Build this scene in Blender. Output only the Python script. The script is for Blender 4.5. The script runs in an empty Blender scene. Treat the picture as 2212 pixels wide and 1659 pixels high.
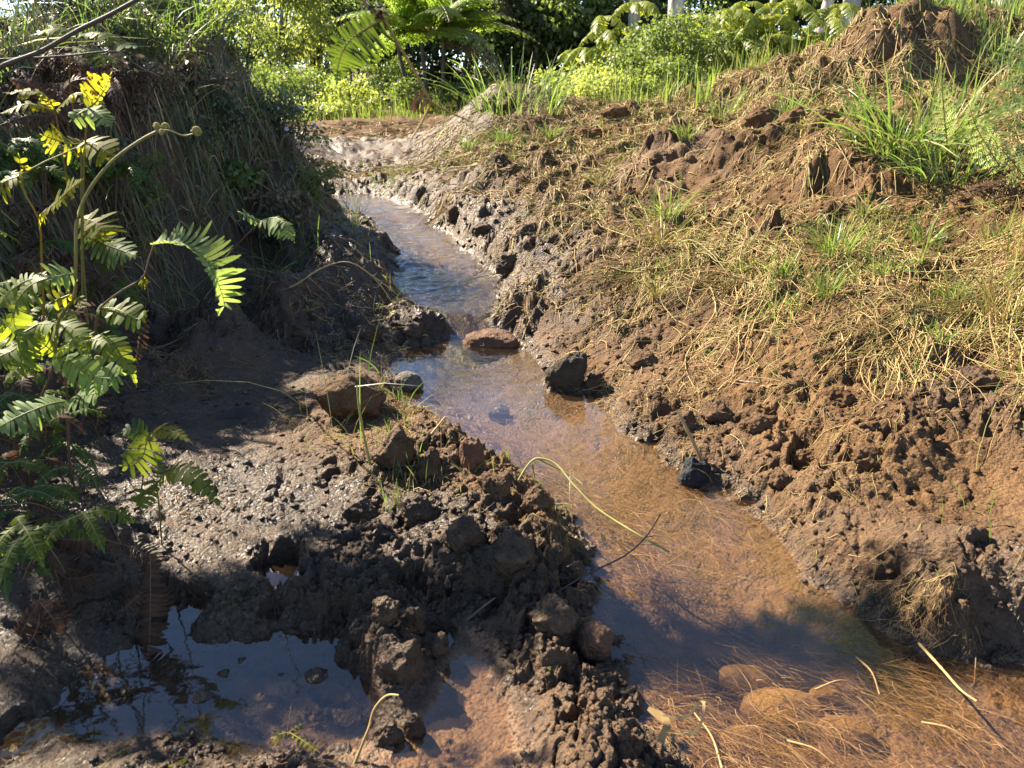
import bpy, math, random
import numpy as np
from mathutils import Vector
random.seed(11)
rng = np.random.default_rng(11)
R = math.radians
scene = bpy.context.scene
COL = scene.collection

# ------------------------------------------------------------------ camera
CAM_H, PITCH, LENS = 1.30, R(22.0), 26.0
HU, HV = 18.0 / LENS, 13.5 / LENS
cp, sp_ = math.cos(PITCH), math.sin(PITCH)
cam_d = bpy.data.cameras.new('camera'); cam = bpy.data.objects.new('camera', cam_d); COL.objects.link(cam)
cam_d.sensor_width = 36.0; cam_d.lens = LENS; cam_d.clip_start = 0.05; cam_d.clip_end = 800
cam.location = (0, 0, CAM_H); cam.rotation_euler = (R(90) - PITCH, 0, 0)
cam_d.dof.use_dof = True; cam_d.dof.focus_distance = 2.5; cam_d.dof.aperture_fstop = 8.5
scene.camera = cam

def ray(px, py):
    """direction for a point of the photograph (2212 x 1659 coordinates)"""
    px = np.asarray(px, float); py = np.asarray(py, float)
    u = (px - 1106.0) / 1106.0 * HU; v = (829.5 - py) / 829.5 * HV
    return np.stack([u, cp + v * sp_, -sp_ + v * cp], -1)
def at_y(px, py, Y):
    d = ray(px, py); t = Y / d[..., 1]
    return np.array([0, 0, CAM_H]) + d * np.asarray(t)[..., None]
def at_z(px, py, z):
    d = ray(px, py); t = (z - CAM_H) / d[..., 2]
    return np.array([0, 0, CAM_H]) + d * np.asarray(t)[..., None]

# ------------------------------------------------------------------ noise
_perm = rng.permutation(4096)
_g2 = rng.normal(size=(4096, 2)); _g2 /= np.linalg.norm(_g2, axis=1)[:, None]
_g3 = rng.normal(size=(4096, 3)); _g3 /= np.linalg.norm(_g3, axis=1)[:, None]
_u2 = rng.random((4096, 2))
def _h(*c):
    h = 0
    for q in c: h = _perm[(h + q) & 4095]
    return h
def noise2(x, y):
    xi = np.floor(x).astype(np.int64); yi = np.floor(y).astype(np.int64); fx = x - xi; fy = y - yi
    u = fx * fx * fx * (fx * (fx * 6 - 15) + 10); v = fy * fy * fy * (fy * (fy * 6 - 15) + 10)
    def d(a, b):
        g = _g2[_h(xi + a, yi + b)]; return g[..., 0] * (fx - a) + g[..., 1] * (fy - b)
    a = d(0, 0); b = d(1, 0); c = d(0, 1); e = d(1, 1)
    return (a + (b - a) * u + (c + (e - c) * u - a - (b - a) * u) * v) * 1.5
def noise3(p):
    i = np.floor(p).astype(np.int64); f = p - i; w = f * f * (3 - 2 * f); out = 0
    for a in (0, 1):
        for b in (0, 1):
            for c in (0, 1):
                g = _g3[_h(i[..., 0] + a, i[..., 1] + b, i[..., 2] + c)]
                dd = g[..., 0] * (f[..., 0] - a) + g[..., 1] * (f[..., 1] - b) + g[..., 2] * (f[..., 2] - c)
                out = out + dd * (w[..., 0] if a else 1 - w[..., 0]) * (w[..., 1] if b else 1 - w[..., 1]) * (w[..., 2] if c else 1 - w[..., 2])
    return out * 1.5
def fbm2(x, y, o=4, gain=.5):
    s = 0; a = 1; t = 0
    for k in range(o):
        s = s + a * noise2(x * 2.03 ** k + 17.3 * k, y * 2.03 ** k - 9.1 * k); t += a; a *= gain
    return s / t
def fbm3(p, o=4, gain=.5):
    s = 0; a = 1; t = 0
    for k in range(o):
        s = s + a * noise3(p * 2.03 ** k + 13.7 * k); t += a; a *= gain
    return s / t
def worley2(x, y):
    xi = np.floor(x).astype(np.int64); yi = np.floor(y).astype(np.int64)
    f1 = np.full(x.shape, 9.0); f2 = f1.copy(); idd = np.zeros(x.shape)
    for a in (-1, 0, 1):
        for b in (-1, 0, 1):
            hh = _h(xi + a, yi + b); q = _u2[hh]
            d = np.hypot(xi + a + q[..., 0] - x, yi + b + q[..., 1] - y)
            n = d < f1
            f2 = np.where(n, f1, np.minimum(f2, d)); idd = np.where(n, _u2[(hh * 7 + 3) & 4095][..., 0], idd); f1 = np.where(n, d, f1)
    return f1, f2, idd
def blocks2(x, y):
    """broken soil: every cell is a block with its own height and tilt, cracks between the blocks"""
    xi = np.floor(x).astype(np.int64); yi = np.floor(y).astype(np.int64)
    f1 = np.full(x.shape, 9.0); f2 = f1.copy(); h = np.zeros(x.shape)
    for a in (-1, 0, 1):
        for b in (-1, 0, 1):
            hh = _h(xi + a, yi + b); q = _u2[hh]; dx = x - xi - a - q[..., 0]; dy = y - yi - b - q[..., 1]
            d = np.hypot(dx, dy); g = _g2[(hh * 5 + 1) & 4095]; rr = _u2[(hh * 7 + 3) & 4095]
            v = rr[..., 0] ** 1.5 + (g[..., 0] * dx + g[..., 1] * dy) * (.2 + .55 * rr[..., 1])
            n = d < f1; f2 = np.where(n, f1, np.minimum(f2, d)); h = np.where(n, v, h); f1 = np.where(n, d, f1)
    return h, f2 - f1
def sstep(a, b, x):
    t = np.clip((x - a) / (b - a), 0, 1); return t * t * (3 - 2 * t)

# ------------------------------------------------------------------ mesh helpers
def mesh_np(name, verts, quads=None, tris=None, mats=(), attrs=None, smooth=True, midx=None):
    verts = np.ascontiguousarray(np.asarray(verts, np.float32).reshape(-1, 3))
    me = bpy.data.meshes.new(name)
    loops = []; starts = []; pos = 0; n = 0
    if quads is not None and len(quads):
        q = np.asarray(quads, np.int32).reshape(-1, 4); loops.append(q.ravel()); starts.append(pos + 4 * np.arange(len(q))); pos += q.size; n += len(q)
    if tris is not None and len(tris):
        q = np.asarray(tris, np.int32).reshape(-1, 3); loops.append(q.ravel()); starts.append(pos + 3 * np.arange(len(q))); pos += q.size; n += len(q)
    me.vertices.add(len(verts)); me.vertices.foreach_set('co', verts.ravel())
    lv = np.concatenate(loops).astype(np.int32); me.loops.add(len(lv)); me.loops.foreach_set('vertex_index', lv)
    me.polygons.add(n); me.polygons.foreach_set('loop_start', np.concatenate(starts).astype(np.int32))
    if smooth: me.polygons.foreach_set('use_smooth', np.ones(n, bool))
    for m in mats: me.materials.append(m)
    if midx is not None: me.polygons.foreach_set('material_index', np.asarray(midx, np.int32))
    me.update(calc_edges=True)
    for k, v in (attrs or {}).items():
        a = me.attributes.new(k, 'FLOAT', 'POINT'); a.data.foreach_set('value', np.ascontiguousarray(np.asarray(v, np.float32).ravel()))
    return me
def link(name, me, parent=None, **props):
    o = bpy.data.objects.new(name, me); COL.objects.link(o)
    if parent is not None: o.parent = parent
    for k, v in props.items(): o[k] = v
    return o
def empty(name, label, cat, group=None, loc=(0, 0, 0)):
    o = bpy.data.objects.new(name, None); COL.objects.link(o); o.location = loc
    o['label'] = label; o['category'] = cat
    if group: o['group'] = group
    o.empty_display_size = .05
    return o
class MB:
    """collects vertices, faces and tint values of one mesh"""
    def __init__(s): s.v = []; s.q = []; s.t = []; s.a = []; s.n = 0; s.qm = []; s.tm = []
    def add(s, v, q=None, t=None, tint=.5, m=0):
        v = np.asarray(v, float).reshape(-1, 3); s.v.append(v)
        s.a.append(np.broadcast_to(np.asarray(tint, float).ravel() if np.ndim(tint) else tint, (len(v),)))
        if q is not None and len(q):
            q = np.asarray(q).reshape(-1, 4); s.q.append(q + s.n); s.qm.append(np.full(len(q), m))
        if t is not None and len(t):
            t = np.asarray(t).reshape(-1, 3); s.t.append(t + s.n); s.tm.append(np.full(len(t), m))
        s.n += len(v)
    def mesh(s, name, mats, smooth=True, origin=None):
        v = np.concatenate(s.v)
        if origin is not None: v = v - np.asarray(origin)
        mm = (s.qm if s.q else []) + (s.tm if s.t else [])
        return mesh_np(name, v, np.concatenate(s.q) if s.q else None, np.concatenate(s.t) if s.t else None, mats, {'tint': np.concatenate(s.a)}, smooth, np.concatenate(mm))
def nrm(v): return v / np.maximum(np.linalg.norm(v, axis=-1, keepdims=True), 1e-9)
def ribbons(P, W, S):
    """P (n,k,3) centre lines, W (n,k) half widths, S (n,3) or (n,k,3) side vectors"""
    n, k, _ = P.shape
    if S.ndim == 2: S = np.repeat(S[:, None], k, 1)
    V = np.stack([P - S * W[..., None], P + S * W[..., None]], 2).reshape(-1, 3)
    b = (np.arange(n) * k * 2)[:, None] + (np.arange(k - 1) * 2)[None]
    q = np.stack([b, b + 1, b + 3, b + 2], -1).reshape(-1, 4)
    return V, q
def tubes(P, W, sides=4, caps=False):
    n, k, _ = P.shape
    T = np.gradient(P, axis=1); T = nrm(T)
    ref = np.where(np.abs(T[..., 2:3]) > .9, np.array([1., 0, 0]), np.array([0, 0, 1.]))
    A = nrm(np.cross(T, ref)); B = np.cross(T, A)
    an = np.arange(sides) * 2 * math.pi / sides
    V = P[:, :, None] + (A[:, :, None] * np.cos(an)[:, None] + B[:, :, None] * np.sin(an)[:, None]) * W[:, :, None, None]
    b = (np.arange(n) * k * sides)[:, None, None] + (np.arange(k - 1) * sides)[None, :, None]
    j = np.arange(sides)[None, None]; j2 = (j + 1) % sides
    q = np.stack([b + j, b + j2, b + j2 + sides, b + j + sides], -1).reshape(-1, 4)
    return V.reshape(-1, 3), q
def spline(pts, n):
    """Catmull-Rom through pts, n samples equally spaced"""
    p = np.asarray(pts, float); p = np.vstack([2 * p[0] - p[1], p, 2 * p[-1] - p[-2]])
    out = []
    for i in range(1, len(p) - 2):
        t = np.linspace(0, 1, 24, endpoint=False)[:, None]
        out.append(.5 * (2 * p[i] + (p[i + 1] - p[i - 1]) * t + (2 * p[i - 1] - 5 * p[i] + 4 * p[i + 1] - p[i + 2]) * t ** 2 + (3 * p[i] - p[i - 1] - 3 * p[i + 1] + p[i + 2]) * t ** 3))
    c = np.vstack(out + [p[-2][None]])
    s = np.concatenate([[0], np.cumsum(np.linalg.norm(np.diff(c, axis=0), axis=1))])
    x = np.linspace(0, s[-1], n)
    return np.stack([np.interp(x, s, c[:, i]) for i in range(3)], -1)
def tube1(mb, pts, r0, r1=None, n=14, sides=6, tint=.5, m=0, knot=0):
    P = spline(pts, n)[None]; r1 = r0 if r1 is None else r1
    W = np.linspace(r0, r1, n)[None]
    if knot: W = W * (1 + knot * rng.normal(size=W.shape))
    V, q = tubes(P, W, sides); mb.add(V, q, tint=tint, m=m)

# ------------------------------------------------------------------ materials
def mat(name):
    m = bpy.data.materials.new(name); m.use_nodes = True; nt = m.node_tree; nt.nodes.clear()
    o = nt.nodes.new('ShaderNodeOutputMaterial'); return m, nt, o
def N(nt, t, **kw):
    n = nt.nodes.new(t)
    for k, v in kw.items():
        if k.startswith('i_'): n.inputs[k[2:].replace('_', ' ')].default_value = v
        else: setattr(n, k, v)
    return n
def attr(nt, name): return N(nt, 'ShaderNodeAttribute', attribute_name=name).outputs['Fac']
def mixc(nt, fac, a, b):
    n = nt.nodes.new('ShaderNodeMix'); n.data_type = 'RGBA'
    for i, x in ((0, fac), (6, a), (7, b)):
        if hasattr(x, 'is_linked'): nt.links.new(x, n.inputs[i])
        elif i == 0: n.inputs[0].default_value = x
        else: n.inputs[i].default_value = (*x, 1)
    return n.outputs[2]
def math_(nt, op, a, b=0.0, c=0.0, clamp=False):
    n = nt.nodes.new('ShaderNodeMath'); n.operation = op; n.use_clamp = clamp
    for i, x in enumerate((a, b, c)):
        if hasattr(x, 'is_linked'): nt.links.new(x, n.inputs[i])
        else: n.inputs[i].default_value = x
    return n.outputs[0]
def ntex(nt, scale, detail=3, rough=.55, vec=None, lac=2.0):
    t = N(nt, 'ShaderNodeTexNoise'); t.inputs['Scale'].default_value = scale; t.inputs['Detail'].default_value = detail; t.inputs['Roughness'].default_value = rough
    if vec is None: vec = N(nt, 'ShaderNodeTexCoord').outputs['Object']
    nt.links.new(vec, t.inputs['Vector']); return t.outputs['Fac']
def ramp(nt, x, a, b):
    n = N(nt, 'ShaderNodeMapRange'); n.interpolation_type = 'SMOOTHSTEP'; n.inputs['From Min'].default_value = a; n.inputs['From Max'].default_value = b
    nt.links.new(x, n.inputs['Value']); return n.outputs['Result']

def mud_mat(name, dry_a, dry_b, wet_a, wet_b, use_attr=True, wet_const=.2, grain=1.0, coat_rough=.3, silt=True):
    m, nt, out = mat(name); L = nt.links.new
    oc = N(nt, 'ShaderNodeTexCoord').outputs['Object']
    n1 = ntex(nt, 2.3, 4, .6, oc); n2 = ntex(nt, 23, 4, .65, oc); n3 = ntex(nt, 170, 2, .6, oc)
    f = math_(nt, 'ADD', math_(nt, 'MULTIPLY', n1, .45), math_(nt, 'MULTIPLY', n2, .55))
    f = ramp(nt, f, .36, .64)
    f3 = ramp(nt, n3, .3, .7)
    f = math_(nt, 'ADD', math_(nt, 'MULTIPLY', f, .7), math_(nt, 'MULTIPLY', f3, .3))
    dry = mixc(nt, f, dry_a, dry_b); wet = mixc(nt, f, wet_a, wet_b)
    w = attr(nt, 'wet') if use_attr else wet_const
    c = mixc(nt, w, dry, wet)
    if use_attr and silt:
        sc = mixc(nt, f, (.105, .058, .031), (.26, .150, .080))
        c = mixc(nt, attr(nt, 'silt'), c, sc)
    b = N(nt, 'ShaderNodeBsdfPrincipled'); L(c, b.inputs['Base Color'])
    if use_attr:
        r = math_(nt, 'SUBTRACT', .92, math_(nt, 'MULTIPLY', w, .57)); r = math_(nt, 'ADD', r, math_(nt, 'MULTIPLY', math_(nt, 'SUBTRACT', n2, .5), .5))
        L(r, b.inputs['Roughness'])
        L(math_(nt, 'ADD', .12, math_(nt, 'MULTIPLY', w, .3)), b.inputs['Specular IOR Level'])
    else:
        b.inputs['Roughness'].default_value = .92 - .55 * wet_const; b.inputs['Specular IOR Level'].default_value = .15 + .4 * wet_const
    vo = N(nt, 'ShaderNodeTexVoronoi'); vo.inputs['Scale'].default_value = 95; L(oc, vo.inputs['Vector'])
    h = math_(nt, 'ADD', math_(nt, 'MULTIPLY', vo.outputs['Distance'], -.5), math_(nt, 'MULTIPLY', ntex(nt, 60, 5, .7, oc), 1.3))
    bp = N(nt, 'ShaderNodeBump'); bp.inputs['Strength'].default_value = .9 * grain; bp.inputs['Distance'].default_value = .011
    L(h, bp.inputs['Height']); L(bp.outputs['Normal'], b.inputs['Normal']); L(b.outputs[0], out.inputs['Surface'])
    return m

M_ground = mud_mat('wet_soil', (.050, .027, .013), (.180, .104, .050), (.022, .013, .007), (.080, .046, .024))
M_clod = mud_mat('clod_soil', (.052, .028, .014), (.175, .100, .048), (.022, .013, .007), (.085, .048, .025), use_attr=True, silt=False)
M_redrock = mud_mat('red_stone', (.10, .048, .026), (.21, .108, .06), (.06, .03, .018), (.11, .056, .034), use_attr=False, wet_const=.35)
M_darkrock = mud_mat('dark_stone', (.035, .026, .018), (.10, .075, .045), (.02, .016, .012), (.06, .045, .03), use_attr=False, wet_const=.25)
M_greyrock = mud_mat('grey_stone', (.08, .068, .05), (.20, .17, .12), (.05, .045, .04), (.12, .1, .085), use_attr=False, wet_const=.35)
M_charcoal = mud_mat('charcoal_black', (.008, .010, .012), (.03, .034, .038), (.008, .010, .012), (.03, .034, .038), use_attr=False, wet_const=.3)
M_ochre = mud_mat('ochre_stone', (.19, .11, .042), (.30, .18, .075), (.19, .11, .042), (.3, .18, .075), use_attr=False, wet_const=.2, grain=.5)

def water_mat():
    m, nt, out = mat('stream_water'); L = nt.links.new
    oc = N(nt, 'ShaderNodeTexCoord').outputs['Object']
    mp = N(nt, 'ShaderNodeMapping'); mp.inputs['Scale'].default_value = (1.0, 1.9, 1.0); L(oc, mp.inputs['Vector'])
    fl = attr(nt, 'flow')
    h1 = ntex(nt, 11, 3, .5, mp.outputs[0]); h2 = ntex(nt, 38, 2, .5, mp.outputs[0])
    h = math_(nt, 'ADD', h1, math_(nt, 'MULTIPLY', h2, .3))
    bp = N(nt, 'ShaderNodeBump'); bp.inputs['Distance'].default_value = .018; L(h, bp.inputs['Height']); L(fl, bp.inputs['Strength'])
    geo = N(nt, 'ShaderNodeNewGeometry'); dt = N(nt, 'ShaderNodeVectorMath', operation='DOT_PRODUCT')
    L(geo.outputs['Incoming'], dt.inputs[0]); L(bp.outputs[0], dt.inputs[1])      # Schlick, the same from above and below
    k = math_(nt, 'SUBTRACT', 1.0, math_(nt, 'ABSOLUTE', dt.outputs['Value']), clamp=True)
    fr = math_(nt, 'ADD', .055, math_(nt, 'MULTIPLY', math_(nt, 'POWER', k, 4.0), .945), clamp=True)
    tr = N(nt, 'ShaderNodeBsdfTransparent'); tr.inputs['Color'].default_value = (.88, .81, .70, 1)
    df = N(nt, 'ShaderNodeBsdfDiffuse'); df.inputs['Color'].default_value = (.11, .066, .036, 1)
    gl = N(nt, 'ShaderNodeBsdfGlossy'); gl.inputs['Roughness'].default_value = .03; L(bp.outputs[0], gl.inputs['Normal'])
    a = N(nt, 'ShaderNodeMixShader'); a.inputs[0].default_value = .09; L(tr.outputs[0], a.inputs[1]); L(df.outputs[0], a.inputs[2])
    b = N(nt, 'ShaderNodeMixShader'); L(fr, b.inputs[0]); L(a.outputs[0], b.inputs[1]); L(gl.outputs[0], b.inputs[2])
    L(b.outputs[0], out.inputs['Surface']); return m
M_water = water_mat()

def leaf_mat(name, a, b, trans_a, trans_b, tw=.45, rough=.45, spots=None, spec=.35, nscale=60):
    """a..b reflect colours over the tint attribute, trans_* the light let through"""
    m, nt, out = mat(name); L = nt.links.new
    t = attr(nt, 'tint'); oc = N(nt, 'ShaderNodeTexCoord').outputs['Object']
    n = ntex(nt, nscale, 2, .5, oc)
    f = math_(nt, 'ADD', math_(nt, 'MULTIPLY', t, .8), math_(nt, 'MULTIPLY', math_(nt, 'SUBTRACT', n, .35), .6), clamp=True)
    c = mixc(nt, f, a, b); c2 = mixc(nt, f, trans_a, trans_b)
    if spots:
        s = ramp(nt, ntex(nt, nscale * 1.6, 3, .6, oc), spots[0], spots[0] + .06)
        c = mixc(nt, s, c, spots[1]); c2 = mixc(nt, s, c2, tuple(x * .6 for x in spots[1]))
    p = N(nt, 'ShaderNodeBsdfPrincipled'); L(c, p.inputs['Base Color']); p.inputs['Roughness'].default_value = rough; p.inputs['Specular IOR Level'].default_value = spec
    tl = N(nt, 'ShaderNodeBsdfTranslucent'); L(c2, tl.inputs['Color'])
    x = N(nt, 'ShaderNodeMixShader'); x.inputs[0].default_value = tw; L(p.outputs[0], x.inputs[1]); L(tl.outputs[0], x.inputs[2]); L(x.outputs[0], out.inputs['Surface'])
    return m
M_fern = leaf_mat('fern_green', (.05, .085, .016), (.11, .15, .028), (.22, .33, .02), (.46, .52, .035), .5, .55, spots=(.66, (.12, .06, .01)), spec=.18)
M_fernolive = leaf_mat('fern_olive', (.03, .05, .012), (.07, .10, .02), (.07, .13, .01), (.2, .26, .02), .4, .5, spec=.2)
M_fernpale = leaf_mat('fern_pale_underside', (.10, .16, .06), (.16, .23, .09), (.26, .42, .05), (.48, .58, .12), .5, .6, spec=.15)
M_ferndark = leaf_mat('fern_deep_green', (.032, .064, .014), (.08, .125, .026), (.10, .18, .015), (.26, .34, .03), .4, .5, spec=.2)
M_fernyel = leaf_mat('fern_yellowing', (.10, .11, .015), (.17, .18, .02), (.38, .40, .015), (.55, .52, .03), .55, .55, spec=.15, spots=(.56, (.10, .04, .012)))
M_ferndead = leaf_mat('fern_dead_brown', (.045, .024, .015), (.10, .055, .035), (.08, .035, .02), (.16, .08, .04), .25, .6, spec=.1)
M_stem = leaf_mat('fern_stem', (.14, .10, .03), (.20, .19, .05), (.1, .08, .02), (.1, .08, .02), .05, .45)
M_stembrown = leaf_mat('stem_brown', (.07, .042, .028), (.15, .095, .06), (.1, .06, .02), (.1, .06, .02), .03, .5)
M_stemorange = leaf_mat('stem_orange', (.20, .10, .022), (.30, .19, .035), (.1, .08, .02), (.1, .08, .02), .05, .45)
M_fuzz = leaf_mat('crozier_fuzz', (.20, .15, .04), (.32, .26, .08), (.2, .15, .04), (.2, .15, .04), .1, .8)
M_twig = leaf_mat('twig_dark', (.03, .022, .018), (.07, .05, .04), (.03, .02, .02), (.03, .02, .02), .02, .6)
M_straw = leaf_mat('straw', (.20, .12, .045), (.52, .37, .155), (.2, .12, .04), (.4, .28, .1), .15, .6, nscale=30)
M_strawgreen = leaf_mat('straw_green', (.16, .15, .04), (.36, .34, .11), (.2, .2, .04), (.4, .38, .1), .25, .55, nscale=30)
M_root = leaf_mat('root_tan', (.17, .09, .04), (.44, .265, .115), (.2, .1, .03), (.3, .15, .05), .15, .5, nscale=30)
M_grass = leaf_mat('grass_green', (.07, .13, .03), (.16, .22, .06), (.14, .28, .03), (.34, .44, .08), .4, .4, nscale=20)
M_grassdark = leaf_mat('grass_grey_green', (.05, .075, .036), (.13, .155, .085), (.06, .1, .03), (.12, .16, .06), .3, .45, nscale=20)
M_grassdry = leaf_mat('grass_dry_dark', (.08, .06, .035), (.26, .20, .115), (.05, .04, .02), (.14, .1, .05), .2, .6, nscale=20)
M_meadow = leaf_mat('meadow_green', (.08, .13, .03), (.20, .24, .07), (.2, .34, .03), (.42, .5, .1), .45, .5, nscale=5)
M_bracken = leaf_mat('bracken_green', (.09, .16, .045), (.20, .28, .10), (.28, .42, .08), (.55, .64, .2), .45, .5, spec=.2)
M_thicket = leaf_mat('thicket_yellow_green', (.11, .14, .02), (.22, .25, .035), (.34, .42, .02), (.64, .66, .06), .45, .45, nscale=4)
M_shrub = leaf_mat('shrub_mid_green', (.06, .09, .026), (.15, .19, .06), (.15, .25, .03), (.38, .46, .08), .4, .45, nscale=4)
M_pale = leaf_mat('shrub_pale_green', (.13, .17, .04), (.26, .30, .09), (.36, .46, .05), (.62, .66, .16), .45, .5, nscale=4)
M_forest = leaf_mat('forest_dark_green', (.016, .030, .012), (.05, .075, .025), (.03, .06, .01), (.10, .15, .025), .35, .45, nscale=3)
M_treefern = leaf_mat('tree_fern_bright', (.07, .14, .015), (.13, .21, .025), (.24, .40, .03), (.46, .60, .08), .5, .4, nscale=5)
M_brownfrond = leaf_mat('tree_fern_brown', (.09, .055, .03), (.20, .13, .07), (.1, .06, .03), (.2, .12, .06), .2, .6, nscale=5)
M_petal = leaf_mat('petal_lilac', (.50, .40, .68), (.66, .58, .80), (.4, .3, .55), (.5, .42, .6), .35, .5)
M_petalpink = leaf_mat('petal_pink', (.45, .12, .42), (.6, .25, .6), (.4, .1, .3), (.5, .2, .4), .35, .5)
def bark(name, a, b, sc=6):
    m, nt, out = mat(name); oc = N(nt, 'ShaderNodeTexCoord').outputs['Object']
    mp = N(nt, 'ShaderNodeMapping'); mp.inputs['Scale'].default_value = (1, 1, .3); nt.links.new(oc, mp.inputs['Vector'])
    f = ramp(nt, ntex(nt, sc, 5, .65, mp.outputs[0]), .35, .68)
    p = N(nt, 'ShaderNodeBsdfPrincipled'); nt.links.new(mixc(nt, f, a, b), p.inputs['Base Color']); p.inputs['Roughness'].default_value = .85
    bp = N(nt, 'ShaderNodeBump'); bp.inputs['Strength'].default_value = .5; bp.inputs['Distance'].default_value = .02; nt.links.new(f, bp.inputs['Height']); nt.links.new(bp.outputs[0], p.inputs['Normal'])
    nt.links.new(p.outputs[0], out.inputs['Surface']); return m
M_whitebark = bark('bark_white', (.62, .56, .46), (.28, .23, .17))
M_darkbark = bark('bark_dark', (.06, .045, .035), (.13, .10, .08))
# ------------------------------------------------------------------ terrain
WY = np.array([0, 3.92, 4.08, 5.0, 5.15, 6.2, 6.4, 8, 10, 30, 100.])
WZ = np.array([0, 0, .085, .13, .165, .24, .29, .42, .50, .6, .8])
def wlev(Y): return np.interp(Y, WY, WZ)
def on_water(px, py):
    z = 0.0
    for _ in range(25):
        p = at_z(px, py, z); z = .5 * z + .5 * float(wlev(p[1]))
    return at_z(px, py, z)
def lc(X, Y): return np.arctan2(X, Y), np.log(np.hypot(X, Y))

# control points: (px, py, 'z'/'y', value)
CP = []
def cz(*a):
    for px, py, z in a: CP.append(at_z(px, py, z))
def cy(*a):
    for px, py, Y in a: CP.append(at_y(px, py, Y))
# left flats, cut step, upper left mud
cz((700, 400, .43), (690, 345, .49), (668, 300, .56), (650, 265, .66), (725, 432, .38), (760, 455, .33), (600, 780, .055), (450, 800, .09), (700, 790, .045), (420, 900, .09), (560, 880, .06), (800, 770, .03), (650, 960, .06),
   (560, 735, .07), (700, 735, .05), (850, 735, .04), (430, 735, .10), (560, 665, .19), (400, 690, .21), (700, 672, .16), (850, 688, .11), (920, 700, .11),
   (800, 600, .18), (840, 545, .23), (770, 490, .33), (715, 450, .38), (480, 610, .40), (600, 570, .42), (690, 520, .47), (650, 620, .22),
   (500, 1000, .07), (600, 1150, .05), (450, 1200, .06), (700, 1230, .045), (500, 1300, .05), (620, 1345, .03), (380, 1100, .08), (350, 1250, .06))
# left bank
cy((500, 560, 4.55), (520, 470, 4.9), (560, 370, 5.25), (585, 290, 5.6), (540, 180, 5.9), (480, 60, 6.1), (640, 390, 5.6), (620, 330, 6.0),
   (400, 500, 4.35), (400, 350, 4.75), (400, 180, 5.1), (300, 600, 3.75), (250, 450, 4.0), (250, 250, 4.35), (250, 90, 4.6),
   (100, 650, 3.0), (60, 500, 3.2), (50, 300, 3.5), (50, 100, 3.9), (200, 800, 2.75), (0, 800, 2.4), (100, 950, 2.3), (0, 1050, 2.0))
cz((220, 950, .18), (200, 1100, .12), (80, 1180, .16), (250, 1300, .05), (100, 1350, .04), (0, 1280, .10), (300, 1180, .08))
# bottom left pool and silt
cz((250, 1480, -.03), (140, 1610, .012), (0, 1640, .03), (60, 1480, .035), (120, 1540, .0), (400, 1440, -.03), (600, 1440, -.035), (700, 1500, -.035), (500, 1520, -.03), (420, 1620, .012), (560, 1640, .02), (650, 1590, -.02), (720, 1600, -.01),
   (980, 1440, -.010), (950, 1530, -.010), (1080, 1560, -.008), (900, 1620, -.006), (1100, 1640, -.002), (760, 1630, -.004), (900, 1700, .0), (1050, 1490, -.010), (300, 1720, .03))
# central ridge
cz((760, 870, .10), (820, 930, .12), (900, 930, .10), (960, 960, .09), (1010, 990, .10), (1080, 1040, .12), (1150, 1075, .10), (1210, 1130, .10), (1250, 1190, .09), (1262, 1250, .05),
   (830, 1010, .11), (940, 1040, .11), (1020, 1090, .12), (1100, 1140, .11), (1170, 1190, .095), (880, 1110, .09), (980, 1170, .09), (1080, 1220, .09), (760, 1080, .07), (860, 1200, .055), (960, 1260, .03), (1060, 1290, .03),
   (760, 950, .08), (700, 1040, .07), (1160, 1280, .06), (1240, 1310, .05),
   (820, 1310, .07), (880, 1320, .06), (840, 1400, .07), (900, 1420, .05), (1000, 1350, .03), (1100, 1380, .035), (1160, 1320, .09), (1220, 1340, .07), (1290, 1390, .05), (1190, 1440, .045), (1250, 1500, .05), (1330, 1540, .05), (1390, 1610, .045), (1230, 1590, .035), (1420, 1680, .05), (870, 1480, .035), (1150, 1470, .03), (1300, 1440, .04))
# right bank, columns of points
cz((1350, 890, .07), (1450, 960, .06), (1520, 990, .07), (1600, 1040, .06), (1700, 1080, .08), (1760, 1170, .08), (1850, 1230, .09), (1950, 1268, .13), (2100, 1285, .165), (2300, 1300, .18), (1800, 1262, .05), (1990, 1296, .135), (2120, 1312, .165),
   (1960, 1372, .02), (2110, 1405, .02), (2260, 1440, .03), (2000, 1430, -.01), (2180, 1470, -.01),
   (1700, 900, .17), (1700, 800, .25), (1700, 700, .35), (1700, 600, .46), (1700, 500, .60), (1700, 400, .76), (1700, 330, .90), (1690, 255, 1.08),
   (2100, 1150, .17), (2100, 1000, .215), (2100, 850, .31), (2100, 700, .43), (2100, 600, .54), (2100, 500, .67), (2100, 400, .83), (2350, 1050, .24), (2350, 900, .36), (2350, 650, .60), (2350, 450, .88),
   (1900, 1050, .17), (1900, 900, .26), (1900, 1150, .14), (1950, 640, .5),
   (1400, 800, .14), (1400, 700, .22), (1400, 600, .33), (1400, 500, .47), (1420, 430, .57), (1400, 300, .84), (1390, 255, .97),
   (1230, 760, .07), (1180, 700, .12), (1150, 640, .19), (1150, 570, .29), (1130, 500, .38), (1150, 400, .56), (1150, 330, .72), (1080, 450, .42), (1250, 620, .28), (1240, 460, .50), (1000, 410, .50), (900, 370, .53))
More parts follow.
